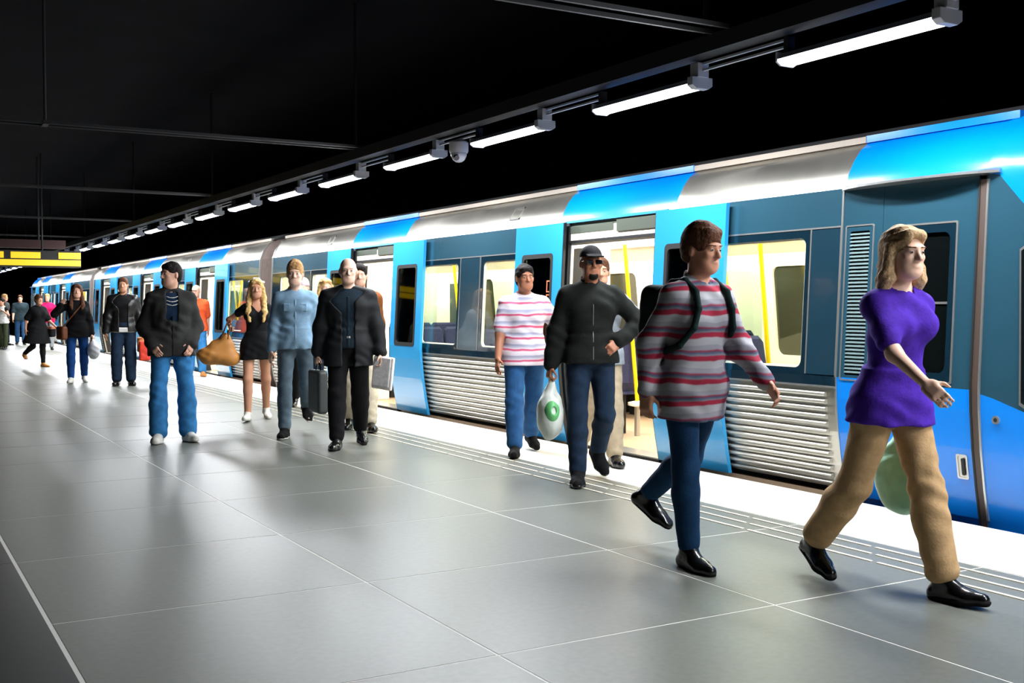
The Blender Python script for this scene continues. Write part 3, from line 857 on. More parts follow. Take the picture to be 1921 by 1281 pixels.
class Human:
    """pose facing -Y, left hand on +X, feet resting on z = 0"""
    def __init__(s, H=1.78, build=1., female=False, legs=((20, 5, 5), (-18, 22, -20)), arms=None, lean=3, twist=0, head=(0, 0), splay=.04, toe=.18, curl=(.45, .45), wide=1.):
        k = H / 1.78; s.k = k; s.hk = k * 1.06; s.H = H; s.fem = female; s.b = build; s.wide = wide
        R = lambda d: math.radians(d)
        s.Rp = rotz(R(twist) * -.4)
        s.Rt = rotz(R(twist)) @ rotx(R(lean))
        P = V3(0, 0, 0)
        s.legs = {}
        hipw = .092 * k * (1.03 if female else 1)
        low = 9
        for side, (a, kn, fp) in zip((1, -1), legs):
            hip = P + s.Rp @ V3(side * hipw, 0, -.03 * k)
            a, b = R(a), R(a - kn)
            d1 = unit(V3(side * splay, -math.sin(a), -math.cos(a))); d2 = unit(V3(side * splay * .2, -math.sin(b), -math.cos(b)))
            knee = hip + d1 * .435 * k; ank = knee + d2 * .425 * k
            fw = unit(V3(side * toe, -math.cos(R(fp)), math.sin(R(fp)))); rt = unit(np.cross(fw, V3(0, 0, 1))); up = np.cross(rt, fw)
            heel = ank - fw * .045 * k - up * .065 * k; ball = ank + fw * .125 * k - up * .075 * k; toe_ = ank + fw * .195 * k - up * .075 * k
            sole = ank - up * .092 * k
            low = min(low, (sole - fw * .07 * k)[2], (sole + fw * .2 * k)[2])
            s.legs[side] = dict(hip=hip, knee=knee, ank=ank, fw=fw, up=up, rt=rt, heel=heel, ball=ball, toe=toe_, sole=sole)
        sh = V3(0, 0, -low)
        for L in s.legs.values():
            for q in ('hip', 'knee', 'ank', 'heel', 'ball', 'toe', 'sole'): L[q] = L[q] + sh
        s.pel = P + sh
        s.t = lambda x, y, z: s.pel + s.Rt @ (V3(x, y, z) * k)
        s.neck = s.t(0, .02, .54)
        hy, hp = R(head[0]), R(head[1])
        s.Rh = rotz(hy) @ rotx(hp)
        s.hc = s.t(0, .0, .60) + V3(0, -.012, .095) * k
        s.h = lambda x, y, z: s.hc + s.Rh @ (V3(x, y, z) * s.hk)
        s.arms = {}
        shw = (.148 if female else .172) * (1 + (build - 1) * .5) * wide
        arms = arms or ((-18, 6, 12), (20, 6, 18))
        for side, A, cu in zip((1, -1), arms, curl):
            S0 = s.t(side * shw, .015, .452)
            l1, l2 = .295 * k, .255 * k
            if isinstance(A, dict):
                tgt = s.pel + V3(*A['hand']) * k
                el, wr = ik(S0, tgt, l1, l2, V3(*A.get('pole', (side * .6, 1, -.3))))
                thumb = V3(*A.get('thumb', (0, -1, 0)))
            else:
                p, ab, e = (R(x) for x in A[:3])
                inn = R(A[3]) if len(A) > 3 else 0
                u = s.Rt @ unit(V3(side * math.sin(ab), -math.sin(p) * math.cos(ab), -math.cos(p) * math.cos(ab)))
                v = s.Rt @ unit(V3(side * math.sin(ab * .6 - inn), -math.sin(p + e), -math.cos(p + e)))
                el = S0 + u * l1; wr = el + v * l2; thumb = V3(-side * .25, -1, 0)
            s.arms[side] = dict(sh=S0, el=el, wr=wr, d=unit(wr - el), thumb=thumb, curl=cu)
    # -- skin
    def hand(s, side):
        A = s.arms[side]; k = s.k * (.92 if s.fem else 1.); d = A['d']; t = unit(A['thumb'] - d * (A['thumb'] @ d)); nrm = unit(np.cross(d, t)) * side
        # palm normal looks towards the body
        if nrm @ V3(-side, 0, 0) < 0: nrm = -nrm
        w = A['wr']; R = np.stack([t, nrm, d], 1)
        P = [BX(w + d * .048 * k, (.040 * k, .0145 * k, .05 * k), R, .012 * k, k=.016)]
        cu = A['curl']
        for i, (o, L) in enumerate(((.030, .070), (.010, .078), (-.010, .073), (-.029, .056))):
            b = w + d * .090 * k + t * o * k
            d1 = unit(d * math.cos(cu * .8) + nrm * math.sin(cu * .8) + t * o * 1.5); d2 = unit(d * math.cos(cu * 1.9) + nrm * math.sin(cu * 1.9))
            m = b + d1 * L * .52 * k; e = m + d2 * L * .5 * k
            P += [RC(b - d * .012 * k, m, .0092 * k, .0085 * k, k=.006), RC(m, e, .0085 * k, .0072 * k, k=.004)]
        b = w + d * .022 * k + t * .030 * k
        d1 = unit(d * .62 + t * .68 + nrm * .35); d2 = unit(d * .9 + t * .25 + nrm * (.3 + cu * .3))
        m = b + d1 * .042 * k; P += [RC(b, m, .0125 * k, .0105 * k, k=.012), RC(m, m + d2 * .032 * k, .0102 * k, .0085 * k, k=.005)]
        A['grip'] = w + d * .085 * k + nrm * .022 * k
        return P
    def head_prims(s, nose=1.):
        h, R, k = s.h, s.Rh, s.hk
        E = lambda c, r, kk=.02, op=1, RR=None: EL(h(*c), np.array(r) * k, R if RR is None else R @ RR, kk, op)
        P = [RC(s.neck - V3(0, 0, .03), s.h(0, .018, -.05), .056 * k * (.86 if s.fem else 1), .054 * k * (.86 if s.fem else 1), k=.03),
             E((0, .012, .035), (.073, .092, .083), .03), E((0, -.022, -.035), (.058, .066, .078), .04), E((0, -.062, -.088), (.030, .026, .024), .03),
             E((.030, -.045, -.068), (.025, .03, .03), .03), E((-.030, -.045, -.068), (.025, .03, .03), .03),
             E((.036, -.066, -.015), (.020, .016, .016), .02), E((-.036, -.066, -.015), (.020, .016, .016), .02),
             E((0, -.078, .030), (.050, .016, .012), .02)]
        for x in (-.030, .030): P.append(E((x, -.094, .008), (.018, .0125, .0105), .010, -1))
        for x in (-.030, .030): P.append(E((x, -.074, .008), (.0135, .0135, .0125), .004))
        P += [RC(h(0, -.084, .020), h(0, -.108, -.022), .0085 * k, .0120 * k, k=.010), E((.011, -.094, -.026), (.009, .011, .008), .006), E((-.011, -.094, -.026), (.009, .011, .008), .006),
              E((0, -.084, -.050), (.024, .011, .0052), .005), E((0, -.083, -.060), (.020, .011, .0062), .005), E((0, -.096, -.0552), (.022, .008, .0012), .002, -1)]
        for x in (-1, 1): P.append(E((x * .074, .012, -.002), (.010, .020, .032), .006, 1, rotz(x * .35)))
        return P
    def torso_prims(s, t=0., low=True):
        k, b, R, f = s.k, s.b, s.Rt, s.fem
        w = s.wide
        E = lambda c, r, kk=.05, RR=R: EL(s.t(*c), np.array(r) * k + t, RR, kk)
        P = [E((0, .0, .01), (.168 * b, .122 * b, .125), .05, s.Rp), E((0, -.004, .16), ((.128 if f else .150) * b, .100 * b, .15)), E((0, .004, .34), ((.142 if f else .168) * b * w, .112 * b, .19))]
        for x in (-1, 1):
            P.append(E((x * .075, .055, -.03), (.085 * b, .080 * b, .095), .04, s.Rp))
            P.append(E((x * .075 * w, -.045 if not f else -.06, .36), (.082 * b, .062 * b if not f else .072, .075), .03))
        shl = s.arms[1]['sh']; shr = s.arms[-1]['sh']
        P.append(RC(shl + s.Rt @ V3(-.06, 0, -.022), shr + s.Rt @ V3(.06, 0, -.022), .062 * k + t * .7, .062 * k + t * .7, k=.06))
        for a in (shl, shr): P.append(RC(s.neck + V3(0, .012, -.012), a + s.Rt @ V3(-.02 * np.sign((a - s.neck)[0]), 0, -.004), .044 * k + t * .5, .048 * k + t * .7, k=.05))
        return P
    def arm_prims(s, side, t=0., upto=1., k=.03, cuff=0., t2=None):
        A = s.arms[side]; q = s.k * (.84 if s.fem else 1.) * s.b ** .5; t2 = t if t2 is None else t2
        P = []
        if upto < .5:
            e = A['sh'] + (A['el'] - A['sh']) * upto * 2
            return [RC(A['sh'], e, .053 * q + t * .8, .050 * q + t + cuff, k)]
        P.append(RC(A['sh'], A['el'], .053 * q + t * .8, .042 * q + t2, k))
        f = (upto - .5) * 2
        e = A['el'] + (A['wr'] - A['el']) * f
        P.append(RC(A['el'], e, .045 * q + t2, (.045 + (.029 - .045) * f) * q + t2 + cuff, k))
        return P
    def leg_prims(s, side, t=0., upto=1., k=.04, knee_t=None, hem_t=None):
        L = s.legs[side]; q = s.k * (1.0 if s.fem else 1.) * s.b ** .6
        kt = t if knee_t is None else knee_t; ht = t if hem_t is None else hem_t
        P = [RC(L['hip'] + V3(0, 0, -.01), L['knee'], .090 * q + t, .058 * q + kt, k)]
        if upto > .5:
            e = L['knee'] + (L['ank'] - L['knee']) * (upto - .5) * 2
            bk = unit(L['ank'] - L['knee']); back = unit(V3(0, 1, 0) - bk * bk[1])
            m = L['knee'] + (L['ank'] - L['knee']) * .33 + back * .012
            P.append(RC(L['knee'], e, .054 * q + kt, .038 * q + ht, k)); P.append(RC(L['knee'] + back * .01, m, .05 * q + kt, .054 * q + (kt + ht) / 2, .04)); P.append(RC(m, e, .054 * q + (kt + ht) / 2, .037 * q + ht, .03))
        return P
    def bare_foot(s, side):
        L = s.legs[side]; k = s.k
        return [RC(L['ank'], L['heel'] + L['up'] * .008, .034 * k, .026 * k, k=.02), RC(L['ank'] - L['up'] * .012, L['ball'], .032 * k, .018 * k, k=.03), RC(L['heel'] + L['up'] * .004, L['ball'], .024 * k, .020 * k, k=.02), RC(L['ball'], L['toe'] - L['fw'] * .01, .020 * k, .015 * k, k=.02)]
    def foot_prims(s, side, t=0.):
        L = s.legs[side]; k = s.k * (.92 if s.fem else 1)
        return [RC(L['ank'], L['heel'], .036 * k + t, .032 * k + t, k=.02), RC(L['ank'] - L['up'] * .01, L['ball'], .036 * k + t, .030 * k + t, k=.03),
                RC(L['heel'], L['ball'] + L['rt'] * .018 * k, .028 * k + t, .030 * k + t, k=.02), RC(L['heel'], L['ball'] - L['rt'] * .018 * k, .028 * k + t, .030 * k + t, k=.02),
                RC(L['ball'], L['toe'], .034 * k + t, .026 * k + t, k=.02), HALF(-L['up'], L['sole'] - L['up'] * t)]
    def skin(s):
        P = s.torso_prims()
        for side in (1, -1): P += s.leg_prims(side) + s.bare_foot(side)
        for side in (1, -1): P += s.arm_prims(side) + s.hand(side)
        return P + s.head_prims()

_skins = {}
def M_SKIN(tone): return mat('skin_%d' % tone[0], tone, rough=.5, spec=.35, noise=.04, nscale=14)
def fabric(name, rgb, rough=.88, noise=.12, nscale=24): return mat(name, rgb, rough=rough, spec=.2, noise=noise, nscale=nscale, bump=.12, bscale=90)
M_EYEW = mat('eye_white', (186, 176, 168), rough=.3)
M_IRIS = mat('iris', (48, 38, 30), rough=.15)

def make_person(H, loc, rz, label, vox, tone, garments, group=None, eyes=True, seed=1.):
    """H: Human pose. garments: list of (name, prims, material, wrinkle)"""
    body = link('person', surface(H.skin(), vox, name='body'), M_SKIN(tone))
    body.location = (loc[0], loc[1], loc[2] if len(loc) > 2 else .003); body.rotation_euler = (0, 0, rz)
    tag(body, label, 'person', group)
    kids = []
    for g in garments:
        nm, pr, m, wr = g[:4]
        v = (g[4] if len(g) > 4 else None) or vox
        o = link(nm, surface(pr, v, wr, seed, nm, g[5] if len(g) > 5 else 1.), m); o.parent = body; kids.append(o)
    if eyes:
        for x in (-1, 1):
            for nm, r, dy, m in (('eye', .0098, 0, M_EYEW), ('iris', .0058, -.0055, M_IRIS)):
                c = H.h(x * .030, -.0805 + dy, .008)
                q = MB(); n = 10
                q.lathe((0, 0, 0), [(max(1e-4, r * H.k * math.sin(PI * i / 8)), r * H.k * math.cos(PI * i / 8)) for i in range(9)], n)
                o = q.build(nm, m, None, smooth=True)
                for vv in o.data.vertices: vv.co = vv.co + Vector(c)
                o.parent = body
    return body

# -- clothes -----------------------------------------------------
def trousers(H, m, name='trousers', t=.012, knee=.016, hem=.026, upto=.97, wr=.0022, waist=.10):
    P = [EL(H.t(0, 0, .02), np.array((.166 * H.b, .120 * H.b, .135)) * H.k + t, H.Rp, .05)]
    for x in (-1, 1): P.append(EL(H.t(x * .075, .055, -.03), np.array((.085 * H.b, .080 * H.b, .095)) * H.k + t * .8, H.Rp, .04))
    P.append(HALF((0, 0, 1), H.t(0, 0, waist)))
    for s in (1, -1): P += H.leg_prims(s, t, upto, .03, knee, hem)
    return (name, P, m, wr)
def top(H, m, name='shirt', t=.012, sleeve=1., hem=-.06, flare=.0, wr=.0025, neck=.06, cuff=.004, arms=True, vneck=0., openf=0., slit=None):
    P = H.torso_prims(t)
    k = H.k
    z1 = .14; z0 = hem
    if hem < -.02:
        hh = (z1 - z0) / 2
        P.append(TUBE(H.t(0, .004, (z0 + z1) / 2), H.Rt, hh * k, .168 * H.b * k + t + flare, .150 * H.b * k + t, k=.04, flat=.76))
    if hem < -.05:
        for s in (1, -1):
            L = H.legs[s]; P.append(RC(L['hip'], L['hip'] + (L['knee'] - L['hip']) * .55, .092 * H.b ** .6 * k + t + .014, .078 * k + t + .012, .05))
    P.append(HALF(H.Rt @ V3(0, 0, -1), H.t(0, 0, hem)))
    P.append(RC(H.neck - V3(0, 0, .02), H.neck + V3(0, -.012, .2), neck * k, (neck + .02) * k, k=.006, op=-1))
    if vneck: P.append(BX(H.t(0, -.15, .50), (.085 * k, .10 * k, .085 * k * vneck), H.Rt @ roty(PI / 4), .004, .006, -1))
    if slit: P.append(BX(H.t(0, -.17, (.62 + slit[1]) / 2), (slit[0] * k, .12 * k, (.62 - slit[1]) / 2 * k), H.Rt, .02, .01, -1))
    if openf:
        P.append(BX(H.t(0, -.16, .2), (openf * .55 * k, .10 * k, .6 * k), H.Rt, .01, .01, -1))
        P.append(BX(H.t(0, -.16, .47), (openf * k * .8, .12 * k, .16 * k), H.Rt @ roty(PI / 4), .01, .01, -1))
    if arms:
        for s in (1, -1): P += H.arm_prims(s, t, sleeve, .055, cuff)
    return (name, P, m, wr)
def shoes(H, m, t=.008, boot=0.):
    out = []
    for s in (1, -1):
        L = H.legs[s]; P = H.foot_prims(s, t)
        up = L['knee'] - L['ank']; up = unit(up)
        if boot: P = [RC(L['ank'], L['ank'] + up * boot, .040 * H.k + t, .042 * H.k + t, .03)] + P
        else: P.insert(-1, HALF(up, L['ank'] + up * .038))
        out.append(('shoe', P, m, 0.))
    return out
def soles(H, m, t=.012, th=.022):
    out = []
    for s in (1, -1):
        L = H.legs[s]; P = [RC(L['heel'], L['ball'] + L['rt'] * .018 * H.k, .030 * H.k + t, .032 * H.k + t, k=.02), RC(L['heel'], L['ball'] - L['rt'] * .018 * H.k, .030 * H.k + t, .032 * H.k + t, k=.02), RC(L['ball'], L['toe'], .036 * H.k + t, .026 * H.k + t, k=.02)]
        P += [HALF(L['up'], L['sole'] + L['up'] * (th - .008)), HALF(-L['up'], L['sole'] - L['up'] * .010)]
        out.append(('shoe_sole', P, m, 0.))
    return out
def hair_short(H, m, t=.010, front=.045, name='hair', vol=0., side_=.0):
    h, R, k = H.h, H.Rh, H.hk
    P = [EL(h(0, .018, .042 + vol * .4), np.array((.074 + t * .7, .094 + t, .083 + t + vol)) * k, R, .02), EL(h(0, .050, -.012), np.array((.066 + t * .5, .056 + t * .8, .075)) * k, R, .03),
         RC(h(-.032, -.060, .080 + vol), h(.036, -.056, .084 + vol * 1.2), (.010 + t * .7) * k, (.010 + t * .7) * k, .03)]
    P += [EL(h(0, -.112, -.012), np.array((.060, .074, .030 + front * 1.15)) * k, R, .012, -1), EL(h(0, -.085, -.075), np.array((.095, .085, .085)) * k, R, .012, -1),
          EL(h(.085, .006, -.025), np.array((.035, .030, .045)) * k, R, .008, -1), EL(h(-.085, .006, -.025), np.array((.035, .030, .045)) * k, R, .008, -1),
          BX(h(0, .05, -.165), np.array((.12, .12, .085)) * k, R @ rotx(.25), .02, .02, -1)]
    return (name, P, m, .0022, None, 2.6)
def hair_long(H, m, length=.30, name='hair', vol=.0, back=False):
    h, R, k = H.h, H.Rh, H.hk
    P = [EL(h(0, .018, .042), np.array((.083 + vol, .103 + vol, .095)) * k, R, .02), RC(h(-.03, -.065, .085), h(.03, -.065, .085), .028 * k, .028 * k, .03)]
    P += [EL(h(0, -.118, .0), np.array((.054, .080, .082)) * k, R, .012, -1), EL(h(0, -.10, -.085), np.array((.060, .09, .085)) * k, R, .02, -1)]
    for s in (-1, 1):
        a, b = h(s * .074, .004, .02), h(s * .086, .006, -.11)
        c = H.t(s * .10, -.095 if not back else .045, .50 - length * .45); d = H.t(s * .085, -.150 if not back else .08, .50 - length)
        P += [RC(a, b, .026 * k, .034 * k, .02), RC(b, c, .034 * k, .034 * k, .03), RC(c, d, .034 * k, .018 * k, .03)]
    P.append(RC(h(0, .06, .03), H.t(0, .10, .50 - length * .5), .07 * k, .05 * k, .04))
    return (name, P, m, .0035, None, 2.2)
def brows(H, m):
    h, R, k = H.h, H.Rh, H.hk
    P = []
    for x in (-1, 1): P.append(RC(h(x * .014, -.0925, .0285), h(x * .046, -.083, .031), .0042 * k, .0034 * k, .002))
    return ('eyebrows', P, m, 0., .004)
def collar(H, m, r=.066, hgt=.03, tilt=.02, openv=True):
    k = H.k
    P = [RC(H.neck - V3(0, -.004, .028 * k), H.neck + V3(0, .004, hgt * k), (r + .014) * k, (r + .004) * k, .01), RC(H.neck - V3(0, 0, .2), H.neck + V3(0, 0, .2), (r - .006) * k, (r - .008) * k, .004, -1)]
    P.append(HALF((0, -.4, 1), H.neck + V3(0, 0, hgt * k)))
    if openv: P.append(BX(H.neck + V3(0, -.09, .02), (.035 * k, .05 * k, .05 * k), rotx(0) @ roty(PI / 4), .004, .004, -1))
    return ('collar', P, m, 0.)

def front_strip(H, m, name, t, width, z0, z1, hem=-.06, flare=0., x=0.):
    """thin proud strip down the front of a top: zip, placket or tie"""
    P = [q for q in top(H, m, t=t, hem=hem, flare=flare, arms=False)[1]]
    P += [HALF(H.Rt @ V3(1, 0, 0), H.t(x + width, 0, 0), .002), HALF(H.Rt @ V3(-1, 0, 0), H.t(x - width, 0, 0), .002), HALF(H.Rt @ V3(0, 1, 0), H.t(0, -.04, 0), .002), HALF(H.Rt @ V3(0, 0, 1), H.t(0, 0, z1), .002), HALF(H.Rt @ V3(0, 0, -1), H.t(0, 0, z0), .002)]
    return (name, P, m, 0., .006)
# ================================================================ WHO STANDS WHERE
def face_cam(x, y, extra=0.): return -math.atan2(x, y) + math.radians(extra)
SK1 = (224, 172, 146); SK2 = (206, 148, 118); SK3 = (170, 112, 84); SK4 = (232, 188, 164)
F_BLACK = fabric('cloth_black', (16, 16, 18)); F_NAVY = fabric('cloth_navy', (18, 28, 44)); F_JBLUE = fabric('denim_blue', (58, 128, 186), noise=.22, nscale=14)
F_JDARK = fabric('denim_dark', (26, 42, 62), noise=.25, nscale=12); F_JGREY = fabric('denim_grey', (96, 114, 128), noise=.28, nscale=10)
F_DENIM = fabric('denim_shirt', (128, 160, 184), noise=.2, nscale=12); F_CHAR = fabric('cloth_charcoal', (50, 50, 48)); F_KHAKI = fabric('cloth_khaki', (186, 152, 110))
F_PURPLE = fabric('cloth_purple', (72, 36, 158), noise=.2); F_ORANGE = fabric('cloth_orange', (238, 92, 48)); F_WHITE = fabric('cloth_white', (226, 224, 220)); F_GREY = fabric('cloth_grey', (150, 156, 160))
F_BROWN = fabric('cloth_brown', (124, 72, 34)); F_PINK = fabric('cloth_pink', (206, 24, 92)); F_NAVYT = fabric('cloth_navy_trousers', (22, 58, 92)); F_SLATE = fabric('cloth_slate', (36, 52, 58)); F_OLIVE = fabric('cloth_olive', (60, 66, 44))
L_BLACK = mat('leather_black', (14, 14, 15), rough=.25, coat=.3); L_JACKET = mat('leather_jacket', (22, 21, 21), rough=.42, bump=.15, bscale=60); L_WHITE = mat('canvas_white', (225, 222, 212), rough=.6)
L_TAN = mat('leather_tan', (206, 138, 66), rough=.55, noise=.15, nscale=8); L_BROWN = mat('leather_brown', (110, 58, 26), rough=.5, noise=.2, nscale=8)
HR_BLOND = mat('hair_blond', (206, 168, 108), rough=.75, spec=.2, noise=.25, nscale=45, bump=.6, bscale=55); HR_DARK = mat('hair_dark', (26, 20, 17), rough=.75, spec=.2, noise=.25, nscale=45, bump=.6, bscale=55); HR_BROWN = mat('hair_brown', (92, 58, 38), rough=.75, spec=.2, noise=.25, nscale=45, bump=.6, bscale=55); HR_GREY = mat('hair_grey', (190, 180, 176), rough=.75, spec=.2, noise=.25, nscale=45, bump=.6, bscale=55); HR_SAND = mat('hair_sand', (176, 134, 88), rough=.75, spec=.2, noise=.25, nscale=45, bump=.6, bscale=55)
HR_LIGHT = mat('hair_light_brown', (196, 162, 122), rough=.75, spec=.2, noise=.25, nscale=45, bump=.6, bscale=55)
SH_POLO = stripes('polo_stripes', [(0, (226, 216, 226)), (.30, (232, 222, 230)), (.36, (216, 96, 130)), (.48, (210, 90, 124)), (.54, (226, 216, 226)), (.76, (172, 172, 196)), (.88, (168, 168, 194)), (.94, (226, 216, 226))], .105)
SH_STR = stripes('shirt_stripes', [(0, (168, 168, 172)), (.28, (172, 172, 176)), (.34, (158, 44, 66)), (.50, (160, 40, 62)), (.56, (120, 122, 132)), (.66, (74, 88, 112)), (.74, (142, 50, 72)), (.82, (150, 150, 158))], .118)

# --- woman in purple striding past the cab
h = Human(1.72, .96, True, legs=((17, 3, 5), (-17, 24, -22)), arms=((-16, 8, 14), (44, 10, 22)), lean=6, head=(-6, 2), curl=(.9, .5))
W = (4.16, 3.60)
P_PURPLE = make_person(h, W, math.radians(-4), 'walking person in a purple top and beige trousers in front of the cab', .0085, SK4,
    [trousers(h, F_KHAKI, t=.014, knee=.020, hem=.034, upto=.94, waist=.06, wr=.004), top(h, F_PURPLE, 'purple_top', .016, .36, -.12, .02, neck=.07, wr=.004), hair_long(h, HR_LIGHT, .12, back=True), brows(h, HR_BROWN)] + shoes(h, L_BLACK, .009) + soles(h, F_BLACK), seed=1.3)
H_PURPLE = h
# --- man in striped shirt
h = Human(1.75, .99, False, legs=((-20, 34, -28), (8, 4, 0)), arms=((24, 10, 24), (-22, 10, 30)), lean=5, head=(6, 6), curl=(.7, .7))
P_STR = make_person(h, (3.76, 4.56), math.radians(4), 'person in a long red and grey striped shirt and dark blue trousers', .0085, SK2,
    [trousers(h, F_NAVYT, t=.010, knee=.010, hem=.014, upto=.96), top(h, SH_STR, 'striped_shirt', .016, .97, -.20, .012, neck=.066, wr=.004), collar(h, SH_STR), hair_short(h, HR_BROWN, .016, .03, vol=.01), brows(h, HR_BROWN)] + shoes(h, L_BLACK, .009) + soles(h, F_BLACK, .011, .018), seed=2.1)
H_STR = h
# --- man in black cap and jacket
h = Human(1.79, .98, False, legs=((6, 52, -30), (10, 4, 2)), arms=({'hand': (.20, -.10, .10), 'pole': (1, .35, .1), 'thumb': (-.3, .4, 1)}, (-4, 16, 10)), lean=2, head=(4, 0), wide=1.06, curl=(.6, 1.25))
W = (4.80, 7.06)
P_CAP = make_person(h, W, face_cam(*W, 10), 'person in a black cap, sunglasses and black jacket stepping off the train', .009, SK3,
    [trousers(h, F_JDARK, t=.012, knee=.016, hem=.022), top(h, fabric('jacket_black', (24, 27, 24)), 'jacket', .024, .98, -.06, .012, wr=.004), collar(h, fabric('jacket_black', (24, 27, 24)), .068, .05, openv=True), front_strip(h, M_SILVER, 'zip', .0275, .004, -.055, .44, flare=.012)] + shoes(h, F_BLACK, .013, .10) + soles(h, L_BLACK, .015, .026)
    + [('cap', [EL(h.h(0, .012, .052), np.array((.086, .105, .088)) * h.k, h.Rh, .02), HALF(h.Rh @ V3(0, 0, -1), h.h(0, 0, .048)), BX(h.h(0, -.118, .052), (.062, .05, .006), h.Rh @ rotx(.16), .005, .01)], F_BLACK, 0.),
       ('sunglasses', [BX(h.h(x * .033, -.098, .008), (.029, .006, .018), h.Rh @ rotz(-x * .25), .006, .006) for x in (-1, 1)] + [BX(h.h(x * .073, -.04, .014), (.003, .055, .005), h.Rh, .002, .004) for x in (-1, 1)], L_BLACK, 0., .005),
       ('beard', [EL(h.h(0, -.055, -.078), np.array((.045, .045, .045)) * h.k, h.Rh, .02), EL(h.h(0, -.09, -.052), np.array((.04, .05, .028)) * h.k, h.Rh, .01, -1)], HR_DARK, 0., .006)], eyes=False, seed=.7)
H_CAP = h; W_CAP = (W, face_cam(*W, 10))
# --- person in khaki trousers right behind him
h = Human(1.76, 1.0, False, legs=((14, 4, 4), (-12, 26, -20)), arms=({'hand': (.28, -.20, .30), 'pole': (.8, .6, -.6), 'thumb': (0, 0, 1)}, (-6, 10, 12)), lean=2, wide=1.08)
W = (5.44, 7.86)
P_KHAKI = make_person(h, W, face_cam(*W, 6), 'person in beige trousers and grey shirt hidden behind the black cap wearer', .0105, SK2,
    [trousers(h, fabric('cloth_stone', (176, 158, 130)), t=.016, knee=.024, hem=.030), top(h, F_GREY, 'shirt', .016, .95, -.10, .01), collar(h, F_WHITE), hair_short(h, HR_BROWN, .012), brows(h, HR_BROWN)] + shoes(h, L_BLACK, .009), seed=3.1)
# --- man in pink and white striped polo
h = Human(1.72, 1.06, False, legs=((-14, 18, -14), (14, 6, 4)), arms=({'hand': (.27, -.05, .02), 'pole': (1, .8, 0), 'thumb': (-.4, -1, 0)}, (10, 12, 18)), lean=2, head=(10, 0))
W = (5.20, 8.72)
P_POLO = make_person(h, W, face_cam(*W, 8), 'person in a pink and white striped polo shirt and blue jeans by the open door', .0095, SK3,
    [trousers(h, fabric('denim_mid', (40, 84, 132), noise=.2, nscale=14), t=.014, knee=.02, hem=.028), top(h, SH_POLO, 'polo_shirt', .020, .38, -.12, .02, wr=.003), collar(h, SH_POLO), hair_short(h, HR_DARK, .012), brows(h, HR_DARK)] + shoes(h, F_BLACK, .009), seed=4.4)
# --- older man in suit
h = Human(1.80, 1.08, False, legs=((-12, 16, -14), (10, 3, 2)), arms=((4, 14, 8), (-4, 12, 6)), lean=1, head=(2, 2), wide=1.10, curl=(.9, 1.35))
W = (3.99, 10.0)
fr = hair_short(h, HR_GREY, .006, .045)
P_SUIT = make_person(h, W, face_cam(*W), 'person in an open black suit jacket carrying a dark briefcase', .0095, SK4,
    [trousers(h, F_BLACK, t=.014, knee=.02, hem=.024), top(h, fabric('shirt_ink', (20, 34, 44)), 'shirt', .012, .9, -.03, 0), top(h, fabric('suit_black', (26, 28, 30), rough=.7), 'suit_jacket', .026, .97, -.20, .02, openf=.105, wr=.0035), collar(h, fabric('shirt_ink', (20, 34, 44)))]
    + [('hair', fr[1] + [HALF(h.Rh @ V3(0, -.35, 1), h.h(0, .03, .035))], HR_GREY, .001), brows(h, HR_GREY), front_strip(h, fabric('shirt_ink', (20, 34, 44)), 'button_placket', .0155, .014, -.02, .46, hem=-.03),
       ('belt_buckle', [BX(h.t(0, -.135, .075), (.02, .012, .014), h.Rt, .004)], M_SILVER, 0., .006)] + shoes(h, L_BLACK, .010) + soles(h, F_BLACK, .011, .02), seed=5.2)
H_SUIT = h; W_SUIT = (W, face_cam(*W))
# --- man in denim shirt
h = Human(1.79, .95, False, legs=((-16, 40, -26), (8, 3, 2)), arms=((-6, 9, 10), (4, 10, 8)), lean=1, head=(-4, 0))
W = (3.84, 11.1)
P_DENIM = make_person(h, W, face_cam(*W), 'person in a light blue denim shirt and grey jeans, beside the black suit', .0095, SK4,
    [trousers(h, F_JGREY, t=.010, knee=.012, hem=.022), top(h, F_DENIM, 'denim_shirt', .014, .97, -.07, .008, wr=.004), collar(h, F_DENIM), hair_short(h, HR_SAND, .014, .035, vol=.014), brows(h, HR_SAND), front_strip(h, F_DENIM, 'button_placket', .0165, .011, -.065, .45, hem=-.07, flare=.008)]
    + [('chest_pocket', [BX(h.t(x * .085, -.108, .36), (.036, .010, .042), h.Rt, .006)], F_DENIM, 0., .006) for x in (-1, 1)] + shoes(h, F_BLACK, .010) + soles(h, L_WHITE, .012, .018), seed=6.)
# --- blonde woman in a black playsuit
h = Human(1.66, .90, True, legs=((-10, 14, -12), (12, 4, 6)), arms=((-8, 10, 12), {'hand': (-.33, -.08, .22), 'pole': (-.8, .8, -.5), 'thumb': (0, -.4, 1)}), lean=1, head=(0, 0), curl=(.5, 1.1))
W = (4.00, 12.95); BL = (W, face_cam(*W)); H_BL = h
tp = top(h, F_BLACK, 'playsuit', .010, .2, -.20, .03, neck=.075, vneck=.6, wr=.003)
P_BL = make_person(h, W, face_cam(*W), 'person in a short black playsuit and white headband, carrying a tan tote', .0105, SK2,
    [tp, hair_long(h, HR_BLOND, .21, vol=.006), brows(h, HR_SAND), ('headband', [RC(h.h(-.085, -.01, .085), h.h(.085, -.01, .085), .016, .016, .01), RC(h.h(-.03, -.03, .125), h.h(.03, -.03, .125), .016, .016, .02)], F_WHITE, 0., .007)] + shoes(h, L_WHITE, .007), seed=7.)
